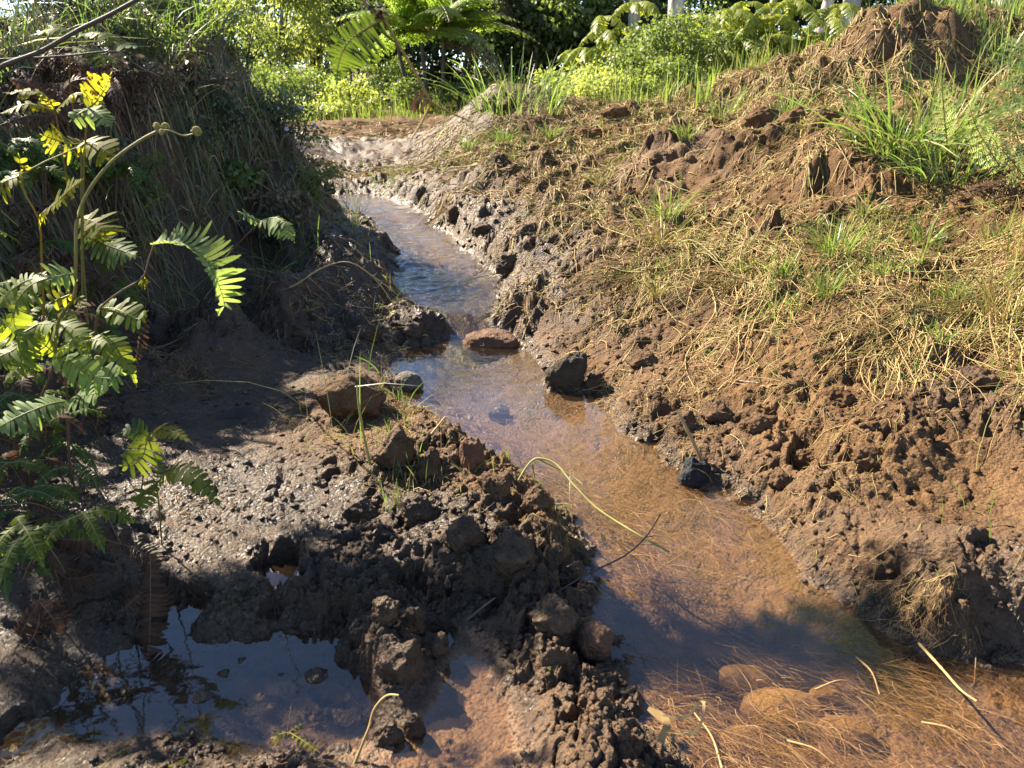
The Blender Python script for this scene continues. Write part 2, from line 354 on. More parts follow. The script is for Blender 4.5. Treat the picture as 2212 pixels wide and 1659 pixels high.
cy((1080, 212, 10.2), (1000, 250, 10.0), (1200, 225, 10.5), (1300, 235, 10.5), (1450, 335, 5.9), (1480, 330, 5.75), (1560, 340, 5.8), (1400, 345, 6.0), (1480, 390, 5.35), (1600, 300, 6.2), (1610, 245, 6.6), (1500, 250, 8.0),
   (2100, 330, 4.3), (2000, 300, 4.5), (2300, 300, 4.2), (1900, 290, 5.0), (1850, 250, 5.6), (2000, 200, 5.9),
   (1950, 12, 7.2), (1860, 45, 7.0), (2060, 40, 7.0), (1770, 130, 7.2), (1800, 85, 7.1), (2130, 130, 6.8), (1700, 170, 8.0), (1600, 175, 8.5), (1500, 190, 9.5), (1950, 130, 6.5), (1940, 60, 6.9), (2300, 160, 6.4))
CP += [np.array(p, float) for p in ((-2.3, 8.0, .72), (-1.75, 7.0, .58), (-3, 9, .95), (-1.66, 6.2, .47), (-1.35, 5.6, .37), (-1.2, 5.2, .37), (-1.45, 6.3, .41), (-1.3, 6.7, .38), (-1.0, 9.5, .52), (-2.4, 10.5, .62), (-.6, 11.5, .62), (-2.5, 12.6, .74), (0.4, 12.5, .9), (-4.2, 9.0, 1.2), (-5, 12, 1.0), (-3, 16, .85), (1, 16, 1.0), (4, 13, 1.35), (7, 12, 1.7), (8, 18, 1.9), (0, 22, 1.1), (-6, 20, 1.2), (6, 26, 2.0), (-12, 25, 1.6), (14, 22, 2.6), (0, 40, 1.8), (-20, 40, 2.2), (25, 40, 3.2), (0, 90, 3), (-50, 80, 3), (60, 80, 4),
       (-2.2, 1.4, .75), (-3, 2.4, 1.2), (-4.5, 4, 1.5), (-2.0, .6, .4), (-6, 6, 1.65), (-9, 9, 1.6), (-2.75, 5.4, 1.62), (-3.4, 6.4, 1.7), (-3, 4.2, 1.45), (-2.75, 3.9, 1.32), (-2.7, 4.4, 1.42), (-3.4, 5.0, 1.6), (2.4, 1.2, .6), (3.6, 2.2, 1.1), (4.2, 3.5, 1.35), (6, 5, 1.7), (2.2, .5, .3), (0, .5, .0), (.6, .6, -.03), (-.6, .6, .02), (8.5, 7.5, 2.0), (3.4, 7.4, 1.93), (4.1, 7.6, 1.95))]
CP = np.array(CP)
def tps_fit(s, z, reg=2e-4):
    n = len(s); d = np.hypot(s[:, None, 0] - s[None, :, 0], s[:, None, 1] - s[None, :, 1])
    K = np.where(d > 0, d * d * np.log(d + 1e-12), 0) + reg * np.eye(n)
    Pm = np.c_[np.ones(n), s]; A = np.block([[K, Pm], [Pm.T, np.zeros((3, 3))]])
    return np.linalg.solve(A, np.r_[z, 0, 0, 0])
def tps_eval(s, w, q):
    out = np.empty(len(q)); n = len(s)
    for i in range(0, len(q), 20000):
        b = q[i:i + 20000]; d2 = (b[:, None, 0] - s[None, :, 0]) ** 2 + (b[:, None, 1] - s[None, :, 1]) ** 2
        out[i:i + 20000] = (.5 * d2 * np.log(d2 + 1e-20)) @ w[:n] + w[n] + b @ w[n + 1:]
    return out
cs = np.stack(lc(CP[:, 0], CP[:, 1]), -1)
_w = tps_fit(cs, CP[:, 2])
# grid: fine inside the view, coarser to the sides and far away
lr = [math.log(.42)]
while lr[-1] < math.log(260):
    r = math.exp(lr[-1]); lr.append(lr[-1] + (.0062 if r < .95 else .0029 if r < 7 else .0042 if r < 13 else .008 if r < 22 else .06))
LNR = np.array(lr)
TH = np.concatenate([np.linspace(-1.45, -.74, 90, endpoint=False), np.linspace(-.74, .74, 560, endpoint=False), np.linspace(.74, 1.45, 90)])
GT, GR = np.meshgrid(TH, LNR)
RR = np.exp(GR); GX = RR * np.sin(GT); GY = RR * np.cos(GT)
ct = np.linspace(-1.45, 1.45, 240); cr = np.linspace(LNR[0], LNR[-1], 420)
CT, CR = np.meshgrid(ct, cr)
cland = tps_eval(cs, _w, np.stack([CT.ravel(), CR.ravel()], -1)).reshape(CT.shape)
def bil(tab, xs, ys, x, y):
    i = np.clip(np.interp(x, xs, np.arange(len(xs))), 0, len(xs) - 1.001); j = np.clip(np.interp(y, ys, np.arange(len(ys))), 0, len(ys) - 1.001)
    a = i.astype(int); b = j.astype(int); fa = i - a; fb = j - b
    return (tab[b, a] * (1 - fa) + tab[b, a + 1] * fa) * (1 - fb) + (tab[b + 1, a] * (1 - fa) + tab[b + 1, a + 1] * fa) * fb
land = bil(cland, ct, cr, GT, GR)
far = sstep(60, 120, RR); land = land * (1 - far) + 3.0 * far
def march(fun, px, py, t0=.5, t1=90, n=1400):
    d = ray(px, py).reshape(-1, 3); ts = np.geomspace(t0, t1, n)
    out = np.full((len(d), 3), np.nan)
    for i0 in range(0, len(d), 2000):
        dd = d[i0:i0 + 2000]; P = np.array([0, 0, CAM_H]) + dd[:, None] * ts[None, :, None]
        g = fun(P[..., 0], P[..., 1]); below = P[..., 2] < g
        k = np.argmax(below, 1); ok = below[np.arange(len(dd)), k]
        out[i0:i0 + 2000][ok] = P[np.arange(len(dd)), k][ok]
    return out
hp = march(lambda X, Y: bil(cland, ct, cr, *lc(X, Y)), np.array([1470, 1640, 1830, 1340, 1100]), np.array([352, 272, 330, 262, 240]))
for (hx, hy, hz), (hh, hr) in zip(hp, ((.24, .40), (.10, .3), (.14, .35), (.12, .5), (.2, .8))):
    land = land + hh * np.exp(-(((GX - hx) ** 2 + (GY - hy) ** 2) / hr ** 2) ** 1.5)
def land_fn(X, Y): return bil(cland, ct, cr, *lc(X, Y))
def idw(pts, X, Y, p=5):
    """pts (px, py, value[, value...]) dropped on the land; smooth weights in (angle, log distance)"""
    pts = np.array(pts, float); h = march(land_fn, pts[:, 0], pts[:, 1]); bad = np.isnan(h[:, 0]); h = h[~bad]; val = pts[~bad, 2]
    s = np.stack(lc(h[:, 0], h[:, 1]), -1)
    T = np.zeros(CT.shape).ravel(); q = np.stack([CT.ravel(), CR.ravel()], -1)
    d2 = (q[:, None, 0] - s[None, :, 0]) ** 2 + (q[:, None, 1] - s[None, :, 1]) ** 2
    w = 1 / (d2 + 1.2e-3) ** (p / 2); T = ((w * val).sum(1) / w.sum(1)).reshape(CT.shape)
    return bil(T, ct, cr, *lc(X, Y))

# stream outline in photograph coordinates -> on the water
Lside = [(680, 418), (735, 458), (800, 480), (840, 510), (862, 550), (850, 590), (845, 630), (915, 672), (965, 700), (975, 722), (880, 755), (840, 790), (870, 830), (880, 870), (935, 905), (985, 940), (1040, 985), (1120, 1030), (1185, 1080), (1230, 1120), (1280, 1190), (1285, 1250), (1280, 1300), (1262, 1345), (1320, 1385), (1350, 1430), (1350, 1480), (1400, 1540), (1450, 1600), (1480, 1680), (1500, 1800)]
Rside = [(2600, 1800), (2600, 1500), (2330, 1462), (2180, 1442), (2060, 1425), (1950, 1385), (1880, 1345), (1840, 1305), (1760, 1265), (1700, 1205), (1665, 1150), (1600, 1090), (1540, 1055), (1450, 1005), (1370, 945), (1310, 900), (1295, 855), (1180, 845), (1172, 800), (1140, 760), (1115, 730), (1112, 712), (1062, 692), (1072, 640), (1075, 590), (1035, 560), (985, 520), (950, 490), (910, 455), (800, 418)]
poly = np.array([on_water(*p)[:2] for p in Lside + Rside])
def poly_sd(x, y, poly):
    a = poly; b = np.roll(poly, -1, 0); d = np.full(x.shape, 1e9); ins = np.zeros(x.shape, bool)
    for (ax, ay), (bx, by) in zip(a, b):
        ex, ey = bx - ax, by - ay; t = np.clip(((x - ax) * ex + (y - ay) * ey) / (ex * ex + ey * ey + 1e-12), 0, 1)
        d = np.minimum(d, np.hypot(x - ax - t * ex, y - ay - t * ey))
        c = ((ay > y) != (by > y)) & (x < (bx - ax) * (y - ay) / (by - ay + 1e-12) + ax); ins ^= c
    return np.where(ins, -d, d)
pools = [[(560, 1395), (690, 1362), (745, 1372), (725, 1430), (788, 1480), (790, 1540), (770, 1585), (690, 1590), (560, 1592), (450, 1565), (350, 1490), (345, 1400), (430, 1395)],
         [(345, 1300), (420, 1310), (410, 1390), (340, 1480), (150, 1600), (0, 1640), (0, 1590), (200, 1470), (300, 1380)],
         [(905, 1262), (925, 1268), (955, 1318), (925, 1330), (895, 1310)], [(1035, 1310), (1090, 1310), (1110, 1325), (1050, 1355), (1030, 1340)], [(590, 1215), (640, 1200), (650, 1265), (600, 1290), (570, 1265)]]
polys = [np.array([at_z(*p, 0.0)[:2] for p in q]) for q in pools]
near = RR < 12
nx, ny = GX[near], GY[near]
wob = fbm2(nx * 7, ny * 7, 4) * .07 + fbm2(nx * 31, ny * 31, 3) * .026
sdv = poly_sd(nx, ny, poly); sd = np.full(GX.shape, 9.0); sd[near] = sdv + wob * np.clip(1 + 0 * nx, 0, 1)
sdp = np.full(GX.shape, 9.0); dd = np.full(nx.shape, 9.0)
for q in polys: dd = np.minimum(dd, poly_sd(nx, ny, q))
sdp[near] = dd + wob * 1.3
W = wlev(GY)

# roughness of the soil (0 = smooth flat silt, 1 = trampled, 1.6 = heaped)
ROUGH = [(600, 800, .18), (500, 850, .25), (700, 800, .3), (560, 900, .3), (480, 960, .35), (620, 1000, .4), (450, 770, .2), (2050, 1080, .22), (2150, 1020, .2), (2190, 1130, .25), (1980, 1120, .4), (1750, 1000, 1.1), (1900, 980, 1.2), (1600, 950, 1.2), (1450, 850, .9), (1700, 780, .7), (1800, 720, .7), (1900, 850, 1.0), (2100, 840, 1.2), (2212, 880, 1.1), (2212, 760, 1.1), (2300, 650, 1.1), (1500, 760, .6), (1350, 700, .9), (1250, 600, 1.3), (1150, 480, 1.4), (1300, 450, 1.4), (1500, 500, 1.0), (1700, 450, 1.3), (2000, 420, 1.2), (1900, 650, 1.0), (2150, 620, 1.1), (1100, 320, 1.5), (1400, 320, 1.5), (1700, 300, 1.5),
         (900, 1000, 1.1), (1000, 1100, 1.15), (1100, 1200, 1.1), (800, 1150, .9), (650, 1100, .5), (500, 1080, .4), (500, 1230, .5), (600, 1310, .85), (430, 1350, .8), (520, 1370, .8), (900, 1350, 1.3), (1150, 1350, 1.3), (1250, 1500, 1.1), (1000, 1450, .12), (1000, 1550, .10), (900, 1600, .15), (1120, 1560, .12), (100, 1500, .15), (200, 1620, .15), (450, 1630, .8), (1900, 1260, 1.0), (2050, 1360, .9), (2150, 1280, .9), (1750, 1220, .6), (700, 700, 1.2), (850, 700, 1.2), (650, 600, 1.3), (480, 640, 1.2), (350, 760, 1.0), (560, 690, 1.3), (800, 540, .9), (400, 700, 1.3), (750, 300, 1.5), (800, 350, 1.3), (700, 330, 1.3), (850, 290, 1.4), (600, 330, .8), (300, 400, .6), (100, 600, .7), (700, 240, .5), (1900, 60, 1.6)]
rough = idw(ROUGH, GX, GY)
cell = RR * .0029
def lod(freq): return np.clip(1.4 - 2.6 * freq * cell, 0, 1)
inner = sstep(.02, -.06, sd); edge = sstep(-.01, .09, sd)
n = fbm2(GX * 1.7, GY * 1.7, 3) * .045 * (.6 + .03 * RR) * np.clip(rough + .15, 0, 1)
BANK = [(1900, 60, .8), (1850, 100, .6), (2000, 100, .5), (1700, 250, .3), (1480, 345, .35), (1100, 230, .12), (1750, 330, .25), (1500, 600, 0), (2000, 600, 0), (1300, 350, .15), (1950, 300, .2), (1300, 260, .3), (1600, 450, .12), (1100, 500, .1), (1200, 750, 0), (1600, 900, 0), (2100, 900, 0), (1000, 700, 0), (1000, 1200, 0), (300, 300, 1), (450, 300, 1), (400, 100, 1), (200, 100, 1), (100, 500, .6), (520, 450, .7), (560, 300, .7), (300, 550, .6), (640, 390, .2), (690, 470, .1), (500, 600, .1), (600, 620, 0), (700, 500, 0), (200, 800, .2), (600, 800, 0), (700, 400, 0), (1000, 300, 0), (300, 1100, 0), (700, 280, 0), (900, 600, 0)]
bank = np.clip(idw(BANK, GX, GY), 0, 1)
n += bank * np.minimum(fbm2(GX * 1.7 + 5, GY * 1.7, 3) * .5 + fbm2(GX * 5 + 5, GY * 5, 2) * .2 - .08, .10)
n += fbm2(GX * 5.5 + 3, GY * 5.5, 4) * .032 * rough * lod(11)
wx_, wy_ = fbm2(GX * 9, GY * 9, 3), fbm2(GX * 9 + 40, GY * 9, 3)
patch = sstep(-.2, .22, fbm2(GX * 2.1 + 7, GY * 2.1, 3))
h1, c1 = blocks2(GX * 5.2 + wx_ * .9, GY * 5.2 + wy_ * .9)
n += (np.clip(h1, -.4, 1.5) * .052 - .022 * np.clip(1 - c1 * 6, 0, 1)) * rough * patch * lod(8)
h2, c2 = blocks2(GX * 13 + wx_ * 1.4, GY * 13 + wy_ * 1.4)
n += (np.clip(h2, -.5, 1.5) * .020 - .013 * np.clip(1 - c2 * 5, 0, 1)) * rough * (.3 + .7 * patch) * lod(18)
h3, c3 = blocks2(GX * 31 + wx_ * 2, GY * 31 + wy_ * 2)
n += (np.clip(h3, -.5, 1.5) * .0095 - .006 * np.clip(1 - c3 * 5, 0, 1)) * (.12 + .88 * rough) * lod(36)
WET = [(600, 800, .75), (450, 900, .9), (500, 1100, 1), (700, 1100, .95), (900, 1000, .45), (1000, 960, .35), (1080, 1030, .3), (1180, 1090, .3), (900, 1120, .85), (1050, 1180, .9), (800, 900, .35), (740, 850, .35), (830, 1350, .85), (1000, 1350, .7), (1150, 1350, .7), (1250, 1500, .65), (1350, 1580, .6), (300, 1400, 1), (100, 1500, 1), (500, 1300, 1), (450, 1640, .8), (560, 720, .95), (800, 660, .95), (650, 600, 1.3), (480, 640, 1.2), (350, 760, 1.0), (560, 690, 1.3), (780, 520, 1), (500, 500, .8), (300, 700, .9), (100, 900, .9),
       (1150, 640, .75), (1100, 560, .8), (1050, 480, .8), (1000, 430, .7), (1200, 700, .5), (1250, 780, .3), (1300, 600, .25), (1350, 850, .3), (1500, 940, .35), (1650, 1060, .4), (1750, 1200, .45), (1900, 1290, .45), (2050, 1370, 1), (2180, 1400, 1), (2050, 1300, .4), (1600, 800, 0), (1800, 900, .1), (2050, 1050, .05), (1900, 700, 0), (1700, 500, 0), (2100, 500, 0), (1500, 400, .1), (1480, 370, .3), (1250, 450, .25), (1150, 380, .25), (1300, 300, 0), (1700, 280, 0), (750, 330, .8), (850, 320, .6), (700, 390, .7), (750, 280, .1), (1950, 60, .1), (1000, 1440, .9), (1000, 1540, .95), (900, 1600, .9), (1100, 1600, .9), (780, 1620, .9), (2120, 830, .5)]
wetz = np.clip(idw(WET, GX, GY), 0, 1)
f1, f2, ii = worley2(GX * 44, GY * 44)
n += np.clip(1 - f1 * 1.4, 0, 1) * (ii > .35) * .0125 * (.35 + .65 * rough) * (1 - .45 * wetz) * lod(50)
n += np.abs(fbm2(GX * 26 + 9, GY * 26, 3)) * -.014 * rough * lod(50)
n += fbm2(GX * 85, GY * 85, 2) * .0050 * lod(90)
hole = sstep(.26, .44, fbm2(GX * 4.3 + 21, GY * 4.3 + 5, 3)); n -= hole * .085 * np.clip(rough - .3, 0, 1) * lod(10)
hole2 = sstep(.24, .42, fbm2(GX * 10.5 + 3, GY * 10.5 + 15, 3)); n -= hole2 * .042 * np.clip(rough - .35, 0, 1) * lod(22)
damp = .42 + .58 * edge
damp = np.where(RR > 30, 1, damp)
base = land
up = GY > 3.95
lim = np.where(sd < .3, W + .012 + .05 * np.clip(sd, 0, 1), -9)
base = np.where((sd > 0) & up, np.maximum(base, lim), base)
Zb = W + np.where(sd < 0, 0, base - W) * sstep(-.02, .14, sd)
depth = (.075 * sstep(0, .28, -sd) + .012 * sstep(0, .03, -sd))
depth = np.where(GY > 3.95, depth * .45, depth)
Z = np.where(sd > -.001, Zb, W) - depth * (sd < 0) + n * np.where(sd < 0, .16, damp)
pc = sstep(.03, -.03, sdp); Z = Z * (1 - pc) + pc * (-.02 - .03 * sstep(0, .1, -sdp) + n * .10)
GZ = Z
def ground(X, Y): return bil(GZ, TH, LNR, *lc(np.asarray(X, float), np.asarray(Y, float)))
def hit(px, py): return march(ground, np.atleast_1d(px), np.atleast_1d(py))
def hit1(px, py): return hit([px], [py])[0]

# wetness and silt
wet = wetz
wet = np.clip(wet + .25 * fbm2(GX * 6, GY * 6, 3), 0, 1)
hw = Z - W
wet = np.where((sd < .6) | (sdp < .4) | (GY < 3.9), np.maximum(wet, sstep(.085, .01, hw)), wet)
silt = sstep(.012, -.012, hw) * (np.minimum(sd, sdp) < .5)
SILT = [(1000, 1450, 1), (1000, 1540, 1), (900, 1600, .9), (1100, 1600, .9), (800, 1620, .7), (700, 1560, .2), (760, 1480, .25), (600, 1480, .0), (700, 1440, .05), (500, 1540, 0), (400, 1500, 0), (900, 1350, .05), (1200, 1400, .15), (1280, 1500, .15), (1400, 1600, .2), (1130, 1480, .5), (300, 1600, 0), (1600, 1000, .3), (1250, 890, .5), (1400, 1100, .45), (1250, 1000, .4), (1500, 1200, .5), (1500, 1400, .5), (1800, 1550, .9), (2100, 1600, .8), (1900, 1280, .35), (1950, 1255, .55), (1820, 1255, .5), (2000, 1400, .1), (1050, 830, .1), (1150, 860, .25), (1000, 600, .1), (950, 800, 0), (1000, 1000, .0), (600, 900, 0), (1700, 900, 0), (2000, 1000, .15), (2190, 1080, .2), (2150, 900, 0), (2212, 880, 0), (500, 1200, 0), (800, 1250, 0)]
szone = np.clip(idw(SILT, GX, GY), 0, 1)
silt = np.clip(np.maximum(silt * np.clip(szone * 1.4, 0, 1), szone * sstep(.016, .0, hw) * .8) + np.where(sd > .05, szone * .25 * (rough < .9), 0), 0, 1)
nr, nt_ = GX.shape
idx = np.arange(nr * nt_).reshape(nr, nt_)
gq = np.stack([idx[:-1, :-1], idx[:-1, 1:], idx[1:, 1:], idx[1:, :-1]], -1).reshape(-1, 4)
me = mesh_np('ground', np.stack([GX, GY, GZ], -1), gq, mats=[M_ground], attrs={'wet': wet, 'silt': silt})
link('ground', me, kind='structure')
# everything behind and beside the surveyed sector
m2, nt2, o2 = mat('outer_ground'); p2 = N(nt2, 'ShaderNodeBsdfPrincipled'); p2.inputs['Roughness'].default_value = 1
nt2.links.new(mixc(nt2, ntex(nt2, .6, 5), (.05, .06, .02), (.14, .12, .05)), p2.inputs['Base Color']); nt2.links.new(p2.outputs[0], o2.inputs['Surface'])
ar = np.linspace(0, 2 * math.pi, 65)[:-1]
v = [(0, 0, -.75)] + [(400 * math.cos(a), 400 * math.sin(a), -.75) for a in ar]
link('terrain', mesh_np('terrain', v, tris=[(0, 1 + i, 1 + (i + 1) % 64) for i in range(64)], mats=[m2]), kind='structure')

# water sheets: the stream with its riffles, and the still pools
rip = sstep(4.0, 4.3, GY) * sstep(7.6, 6.4, GY)
casc = np.exp(-((GY - 4.0) / .12) ** 2)
wv = fbm2(GX * 9 + fbm2(GX * 4, GY * 4, 2) * 1.5, GY * 15, 3)
wz = W + (rip * .014 + casc * .016 + .0006) * wv + rip * .006 * fbm2(GX * 30, GY * 44, 2)
flow = np.clip(.04 + (.55 * np.maximum(rip, casc)) + .10 * sstep(2.9, 3.6, GY) * (GY < 4.2), 0, 1)
calm = sdp < .25
flow = np.where(calm, .02, flow)
keep = ((sd < .10) | (sdp < .06) | ((GY < 3.9) & (GY > .8) & (Z < W + .004) & (GX < .5) & (GX > -1.25))) & (Z < wz + .02) & (RR < 12)
kq = keep[:-1, :-1] | keep[:-1, 1:] | keep[1:, 1:] | keep[1:, :-1]
wq = gq.reshape(nr - 1, nt_ - 1, 4)[kq]
u_, inv = np.unique(wq, return_inverse=True)
wx = np.stack([GX.ravel()[u_], GY.ravel()[u_], wz.ravel()[u_]], -1)
link('stream_water', mesh_np('stream_water', wx, inv.reshape(-1, 4), mats=[M_water], attrs={'flow': flow.ravel()[u_]}), kind='structure')
# ------------------------------------------------------------------ stones and clods
import bmesh
def ico(n):
    bm = bmesh.new(); bmesh.ops.create_icosphere(bm, subdivisions=n, radius=1)
    v = np.array([x.co for x in bm.verts]); f = np.array([[y.index for y in x.verts] for x in bm.faces]); bm.free(); return v, f
ICO = {n: ico(n) for n in (3, 4, 5)}
def pxm(px, t): return px / 1106.0 * HU * t      # pixels of the photograph to metres at ray distance t
def stone(name, label, cat, px, py, w, h, m, d=.8, group=None, facets=6, rough=.12, fine=.05, sink=.25, rot=None, lump=0, sub=4, wetlow=True, lean=0.0, seed=None, z=None, cut=.8):
    """a stone or clod whose foot shows at (px, py): w x h pixels, d = depth / width"""
    r = np.random.default_rng(seed if seed is not None else int(px * 7 + py * 13))
    p = hit1(px, py) if z is None else at_z(px, py, z)
    t = p[1] / ray(px, py)[1]; wm = pxm(w, t) / 2; hm = pxm(h, t) / 1.0
    v, f = ICO[sub]; v = v.copy(); base = v.copy(); off = r.random(3) * 50
    if lump:      # broken soil chunk: planes of fracture, a few of them set back
        sd0 = nrm(r.normal(size=(26, 3))); c = cut + .34 * r.random(26); dt = base @ sd0.T
        rad = np.min(np.where(dt > .25, c / np.maximum(dt, .25), 9), 1); near_ = np.argmax(dt, 1)
        rad = .72 * np.minimum(rad, 1.25) + .28 * c[near_]
        v = base * rad[:, None]
    else:
        for _ in range(facets):
            nn = r.normal(size=3); nn /= np.linalg.norm(nn); c = cut + .17 * r.random()
            q = v @ nn; v = v - np.maximum(q - c, 0)[:, None] * nn * .9
    v = v * (1 + rough * fbm3(base * 1.5 + off, 4, .55)[:, None] * 1.5)
    v = v * (1 + fine * (fbm3(base * 6 + off, 5, .68))[:, None])
    v *= np.array([wm, wm * d, hm * (.5 + sink * .6)])
    a = r.random() * 6.28 if rot is None else rot
    ca, sa = math.cos(a), math.sin(a)
    if rot is None: v[:, :2] = v[:, :2]
    else: v[:, :2] = v[:, :2] @ np.array([[ca, -sa], [sa, ca]]).T
    v[:, 0] += lean * v[:, 2]
    zc = p[2] + hm * .5 - hm * sink * .5
    pos = np.array([p[0], p[1] + wm * d * .7, zc]); g0 = float(ground(pos[0], pos[1])) if z is None else p[2]
    hw = v[:, 2] + pos[2] - max(wlev(pos[1]), -1)
    wt = sstep(.05, .0, hw) if wetlow else np.zeros(len(v))
    wt = np.clip(np.maximum(wt, float(bil(wet, TH, LNR, *lc(pos[0], pos[1]))) * .8), 0, 1)
    o = link(name, mesh_np(name, v, tris=f, mats=[m], attrs={'wet': wt, 'silt': wt * 0}), label=label, category=cat)
    o.location = pos
    if group: o['group'] = group
    return o
stone('river_stone', 'flat red brown stone sitting midstream below the small cascade', 'stone', 1062, 772, 132, 52, M_redrock, d=.75, rough=.16, fine=.1, sink=.3, sub=5, facets=7, cut=.7)
stone('upright_stone', 'dark upright angular stone standing at the right water edge', 'stone', 1217, 850, 94, 92, M_darkrock, d=.75, facets=11, rough=.22, fine=.11, sink=.3, lean=.3, cut=.55, sub=5, seed=5)
stone('grey_stone', 'small grey pitted stone at the left edge of the blue pool', 'stone', 880, 848, 64, 40, M_greyrock, d=.7, fine=.07, sub=5)
stone('mud_boulder', 'big mud covered boulder on the flat left of the pool', 'boulder', 755, 905, 150, 88, M_clod, d=.8, facets=10, cut=.56, rough=.2, fine=.08, sink=.35, lean=-.3, sub=5)
stone('red_stone', 'blocky red brown stone on top of the central ridge', 'stone', 1018, 1012, 58, 64, M_redrock, d=.8, facets=9, cut=.58, fine=.09, rough=.2, sink=.6, sub=5)
stone('round_red_stone', 'rounded rust red stone at the lower water edge', 'stone', 1288, 1425, 92, 66, M_redrock, d=.9, facets=7, cut=.62, rough=.2, fine=.09, sink=.6, sub=5)
stone('charcoal_lump', 'black charcoal lump at the foot of the leaning stick', 'charcoal', 1503, 1050, 70, 52, M_charcoal, d=.8, rough=.25, fine=.1, lump=.2, sub=5, sink=.5, cut=.7)
stone('water_lump', 'small root wrapped stone breaking the water in the shallow riffle', 'stone', 1078, 912, 46, 34, M_clod, d=.8, fine=.07, sub=4)
CL = [('root bound clod behind the pale stalk on the ridge', 850, 1005, 130, 92), ('greyish clod between the root bound clod and the red stone', 925, 1035, 74, 72),
      ('clod with a mat of yellow roots on top beside the water', 1072, 1078, 92, 78), ('crumbly clod at the water edge of the ridge', 1160, 1105, 84, 62),
      ('large dark clod in the shade behind the ridge crest', 1110, 1235, 150, 92), ('crumbly wet clod beside the little pools', 1192, 1368, 140, 84),
      ('shaded clod in the middle of the dark ridge slope', 1000, 1190, 120, 84), ('low clod under the greyish clod in the shade', 900, 1130, 100, 70),
      ('glistening wet clod at the edge of the lower left pool', 865, 1475, 150, 96), ('pointed wet lump beside the orange silt', 895, 1600, 66, 84), ('wet lump next to the curled stem', 835, 1612, 84, 60),
      ('sunlit wet knob above the lower left pool', 830, 1345, 90, 66), ('brown knob beside the blue puddle on the ridge', 890, 1365, 66, 60), ('low wet lump above the orange silt pan', 935, 1420, 96, 52),
      ('soil lump right of the orange silt pan', 1150, 1430, 80, 46), ('dark lump in the shade left of the ridge crest', 780, 1130, 90, 60), ('muddy lump by the dark twig foot', 1225, 1265, 90, 56),
      ('soil clod above the charcoal lump', 1555, 915, 96, 54), ('small clod on the shore behind the leaning stick', 1480, 930, 74, 46), ('clod on the shore above the riffle', 1640, 935, 90, 46),
      ('broken clod with a dark hollow on the right bank', 1890, 1015, 110, 62), ('clod standing on the trampled right bank', 1818, 880, 92, 56), ('rough clod at the edge of the smooth silt', 1745, 1010, 96, 50),
      ('clod below the tall straw at the right margin', 2125, 845, 120, 66), ('small clod beside the upright stone', 1285, 838, 60, 44), ('clod near the water under the smooth silt', 1690, 1050, 70, 40), ('flat clod on the brown bank above the upright stone', 1390, 790, 84, 36),
      ('dark clod on the crest of the far bank', 1331, 262, 96, 46), ('crumbling clod on the right crest below the fern', 1645, 268, 104, 48), ('soil clod right of the crest gap', 1720, 268, 90, 40), ('last clod on the crest before the fern', 1795, 262, 80, 38),
      ('soil heap clod on the far left crest', 1085, 235, 130, 48), ('dark clod under the far crest', 1270, 300, 80, 36), ('dark clod by the far bend of the stream', 985, 470, 70, 36), ('dark wet clod right of the riffles', 1100, 580, 84, 44), ('wet clod on the bank beside the upper riffle', 1040, 505, 66, 34),
      ('dark soil block on the left cut bank', 640, 735, 100, 52), ('mud block at the end of the left cut bank', 790, 735, 90, 44), ('soil block under the hanging grass roots', 880, 722, 100, 44)]
for i, (lb, px, py, w_, h_) in enumerate(CL):
    stone('soil_clod', lb, 'clod', px, py, w_ * .82, h_ * .72, M_clod, d=.85, group='soil clods along the stream', rough=.34, fine=.13, lump=.2, sink=.62, sub=5, cut=.66)
SUBM = [('long ochre stone lying under the shaded water', 1610, 1490, 120, 30), ('broad ochre slab under the lower right water', 1700, 1565, 180, 36), ('ochre stone under the water beside the roots', 1620, 1630, 120, 40), ('small bright ochre stone under the clear water', 1790, 1515, 70, 26), ('pale ochre stone at the bottom of the lower right shallows', 1835, 1600, 120, 26)]
for lb, px, py, w_, h_ in SUBM:
    stone('sunken_stone', lb, 'stone', px, py, w_, h_, M_ochre, d=.6, group='stones under the water', facets=4, rough=.1, fine=.02, sink=.7, z=-.062)
BM = [(430, 1525, 44), (680, 1478, 50), (556, 1518, 30), (440, 1560, 26), (585, 1535, 24), (480, 1470, 34), (520, 1440, 30), (610, 1470, 26), (735, 1645, 56)]
for px, py, w_ in BM:
    stone('mud_bump', 'small mud bump breaking the still dark pool', 'mud lump', px, py, w_, w_ * .42, M_clod, d=.9, group='mud bumps in the dark pool', facets=2, rough=.15, fine=.06, lump=.2, sink=.5, z=-.012)
# crumbs of soil, nobody could count them
def crumbs(n, name, pts, smin, smax, thr=(-.66, .74), rr=(.95, 9)):
    th = rng.uniform(*thr, n * 6); r = np.exp(rng.uniform(math.log(rr[0]), math.log(rr[1]), n * 6)); x = r * np.sin(th); y = r * np.cos(th)
    k = (rng.random(n * 6) < np.clip(idw(pts, x, y), 0, 1)) & (bil(sd, TH, LNR, *lc(x, y)) > .0); x, y = x[k][:n], y[k][:n]; n = len(x)
    v, f = ico(1); s = (smin + (smax - smin) * rng.random(n) ** 3) * (.6 + .25 * np.hypot(x, y)); g = ground(x, y)
    V = v[None] * (s[:, None, None] * rng.uniform(.45, 1.3, (n, len(v), 1))) * np.array([1, 1, .6])
    V = V + np.stack([x, y, g + s * .05], -1)[:, None]
    F = f[None] + (np.arange(n) * len(v))[:, None, None]
    wt = np.repeat(bil(wet, TH, LNR, *lc(x, y)), len(v))
    return mesh_np(name, V, tris=F.reshape(-1, 3), mats=[M_clod], attrs={'wet': wt, 'silt': wt * 0}, smooth=False)
